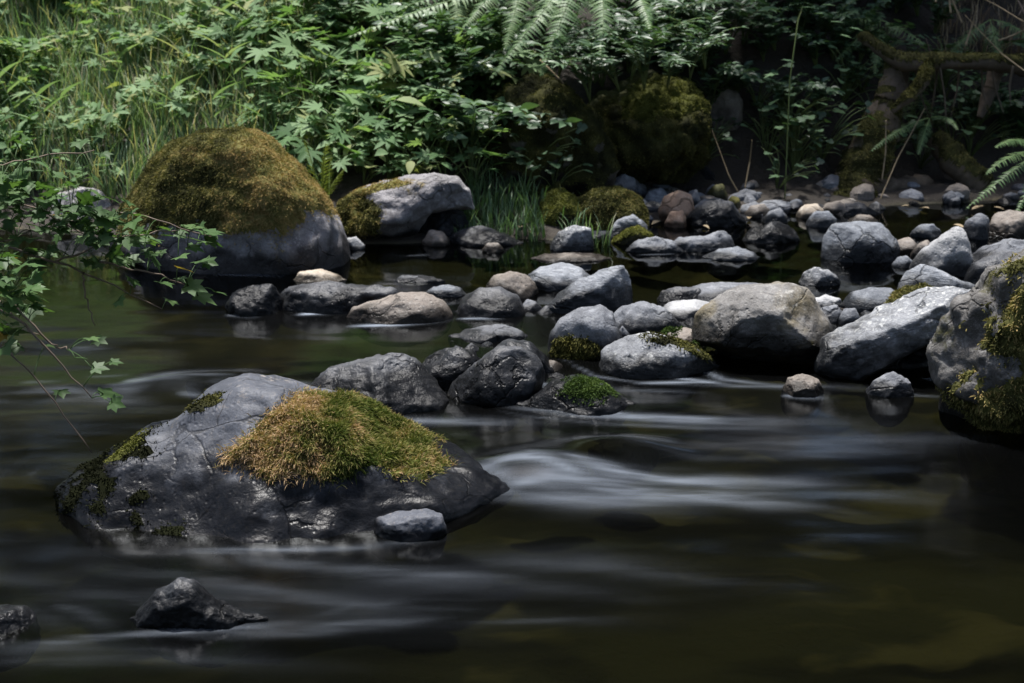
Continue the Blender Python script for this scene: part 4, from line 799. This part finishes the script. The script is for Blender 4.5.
rootpart([pt(900, 60, 8.15), pt(890, 100, 8.1), pt(872, 150, 8.0), pt(858, 190, 7.9), pt(845, 215, 7.8)], [.06, .09, .125, .15, .15], nmoss=7000)
rootpart([pt(1000, 60, 8.25), pt(990, 90, 8.2), pt(980, 118, 8.15)], [.05, .04, .02], nmoss=300)
rootpart([pt(935, 140, 8.2), pt(960, 165, 8.05), pt(985, 190, 7.95)], [.06, .08, .07], nmoss=1500)
for i in range(9):
    px = random.uniform(895, 1020); y = random.uniform(8.0, 8.15); h = random.uniform(20, 70)
    rootpart([pt(px, 66, y), pt(px+random.uniform(-8, 8), 66+h*.5, y), pt(px+random.uniform(-14, 14), 66+h, y-.03)], [.007, .005, .002], 'rootlet', nmoss=20)
def loose(name, label, cat, pts, r, m, amp=.25, group=None):
    c = np.array(pts).mean(0); mb = MB(); knotty(mb, [p-c for p in pts], r, 10, amp); o = mb.build(name, m); o.location = c; return tag(o, label, cat, group)
loose('fallen_log', 'weathered log lying on the back shore behind the blocky grey stone', 'log', [pt(838, 207, 7.75), pt(865, 197, 7.85), pt(890, 189, 7.95), pt(925, 186, 8.1)], [.02, .045, .06, .06], WOOD, .35)
loose('driftwood', 'flat brown driftwood piece on the shore left of the round speckled stone', 'driftwood', [pt(926, 222, 7.6), pt(945, 216, 7.65), pt(970, 211, 7.75)], [.02, .045, .04], WOOD, .35)
for (a, b, lab) in (((880, 200, 7.7), (925, 108, 7.9), 'long dry stalk leaning beside the mossy root'), ((745, 188, 7.7), (752, 140, 7.7), 'short pale dry stalk in front of the clover-leaved plants'), ((738, 192, 7.7), (712, 130, 7.8), 'thin grey twig slanting left of the clover-leaved plants'), ((882, 180, 7.8), (886, 120, 7.9), 'thin upright dry stalk close to the mossy root'),
                    ((1030, 75, 7.9), (965, 15, 8.1), 'pale bent stick in the dry grass at top right'), ((1024, 22, 8), (975, -5, 8.2), 'bleached stick at the very top right corner'), ((540, 60, 7.6), (575, 118, 7.4), 'thin bare twig across the fern-hung boulder')):
    loose('dry_stalk', lab, 'stalk', [pt(*a), (pt(*a)+pt(*b))/2 + rv(.035), pt(*b)], [.004, .0035, .002], STRAW, .1, 'dry stalks')
for i in range(16):
    a_ = (random.uniform(930, 1040), random.uniform(-20, 80), random.uniform(8.2, 8.7)); an = random.uniform(-.6, 2.2); L_ = random.uniform(30, 80)
    loose('twig', 'dry pale twig tangled on the bank top at the upper right', 'twig', [pt(*a_), pt(a_[0]+.5*L_*math.cos(an), a_[1]-.5*L_*math.sin(an)+random.uniform(-5, 5), a_[2]+.05), pt(a_[0]+L_*math.cos(an), a_[1]-L_*math.sin(an), a_[2])], [.006, .005, .002], STRAW if i % 3 else TWIG, .1, 'dry twigs at the upper right')
for i in range(26):
    px, py = random.choice(((random.uniform(600, 1000), random.uniform(205, 240)), (random.uniform(430, 560), random.uniform(225, 245)), (random.uniform(740, 1000), random.uniform(195, 225))))
    p = at(px, py); m_ = MB(); put_leaf(m_, OVATE, np.zeros(3), np.array([random.gauss(0, 1), random.gauss(0, 1), .15]), random.uniform(.04, .08), random.uniform(.4, 1))
    o = m_.build('dead_leaf', STRAW); o.location = p + np.array([0, 0, .012]); tag(o, 'dead pale brown leaf lying among the shore pebbles', 'leaf', 'dead leaves on the shore')
r0 = tag(empty('climbing_stem', pt(785, 215, 7.5)), 'tall thin upright stem with few leaves rising from the back shore', 'plant'); c0 = np.array(r0.location)
mb = MB(); ps = np.array([pt(784, 218, 7.55), pt(787, 150, 7.6), pt(790, 80, 7.65), pt(798, 20, 7.7), pt(815, -30, 7.8)])-c0; mb.tube(ps, .004, 5, .9); mb.build('stem', STEM, r0)
mb = MB()
for (px, py, s) in ((782, 60, 1), (775, 74, -1), (793, 105, 1), (785, 128, -1), (795, 165, 1), (780, 176, -1), (800, 8, 1), (815, 14, 1), (830, 22, 1), (840, 35, 1), (822, 5, 1), (850, 28, 1)): put_leaf(mb, PALM5, pt(px, py, 7.62)-c0, np.array([s*.9, -.4, random.uniform(-.3, .2)]), .10, random.random())
mb.build('foliage', LEAF2, r0)
def dry():
    return at(random.uniform(935, 1060), random.uniform(-25, 75)), random.uniform(.5, 1.2)
V, q, T = grass_blades(500, dry, .06, .26, .005); tag(mesh('dry_grass', V, q, STRAW, attrs={'tint': T}), 'dry straw-coloured grass on the bank top at upper right', 'grass', kind='stuff')

# ------------------------------------------------------------------ unseen trees added on both banks to shade them and darken reflections
def tree(seed, h, cr, n, low):
    random.seed(seed); rg = np.random.default_rng(seed); root = tag(empty('tree', (0, 0, 0)), 'unseen leafy tree of the wood, added to shade the banks and darken the water', 'tree', 'added trees out of view')
    tb = MB(); knotty(tb, [(0, 0, -.4), (.1, .05, h*.4), (-.05, .1, h)], [.20, .15, .04], 10, .15); cl = []
    for i in range(14):
        a = i*2.4; z = low + (h-low)*random.random(); L = cr*random.uniform(.5, 1)*(1-.4*(z-low)/(h-low)); e = np.array([L*math.cos(a), L*math.sin(a), z+.2*L])
        tb.tube(bez((0, 0, z-.5), (.5*e[0], .5*e[1], z), e, 7), np.linspace(.05, .01, 7), 5); cl += [e, e*np.array([.6, .6, 1])+[0, 0, .2]]
    tb.build('trunk', BARK, root); cl = np.array(cl); C = cl[rg.integers(0, len(cl), n)] + rg.normal(size=(n, 3))*np.array([.55, .55, .4])
    d = rg.normal(size=(n, 3)); d /= np.linalg.norm(d, axis=1)[:, None]; s = np.cross(d, rg.normal(size=(n, 3))); s /= np.linalg.norm(s, axis=1)[:, None]; L = rg.uniform(.10, .2, n)[:, None]
    V = np.stack([C-d*L, C+s*L*.5, C+d*L, C-s*L*.5], 1).reshape(-1, 3); i = 4*np.arange(n); T = np.repeat(rg.random(n), 4)
    mesh('crown', V, np.stack([i, i+1, i+2, i+3], 1), CROWN, root, attrs={'tint': T}); return root
tp = [tree(1, 8.5, 2.6, 9000, 2.6), tree(2, 7.5, 2.8, 9000, 2.2)]; tlow = tree(3, 7.8, 2.9, 14000, .3)  # the low crowns block sky that would brighten the water
SHADE_TREES = [(1.9, 11.3, .8), (4.4, 11.7, .8), (-.1, 12.8, .8), (7.2, 11.8, .85), (-2.8, 21, 1.85), (1.8, 17.5, 1.7), (6, 17.5, 1.8), (10.5, 17.5, 1.9), (-8, 21, 1.9), (-13, 20, 1.9), (13, 11, 1.6), (-17, 11, 1.8), (3.9, 20, 1.9), (8.4, 20, 1.9), (-5.4, 24, 1.9), (-.5, 23, 1.8), (14, 17, 1.9),
         (-2.8, -4.6, 1.1), (.6, -5, 1.2), (4.2, -4.4, 1.1), (8, -4.5, 1.1), (-7, -5, 1.1), (11.5, 3, 1.3), (-12, 4, 1.3)]
for i, (x, y, s) in enumerate(SHADE_TREES):
    o = tp[i] if i < 2 else tlow if i == 4 else copy_tree(tlow if 4 < i < 17 else tp[i % 2]); o.location = (x, y, float(ground(x, y)[0])); o.scale = (s, s, s); o.rotation_euler = (0, 0, i*1.7)
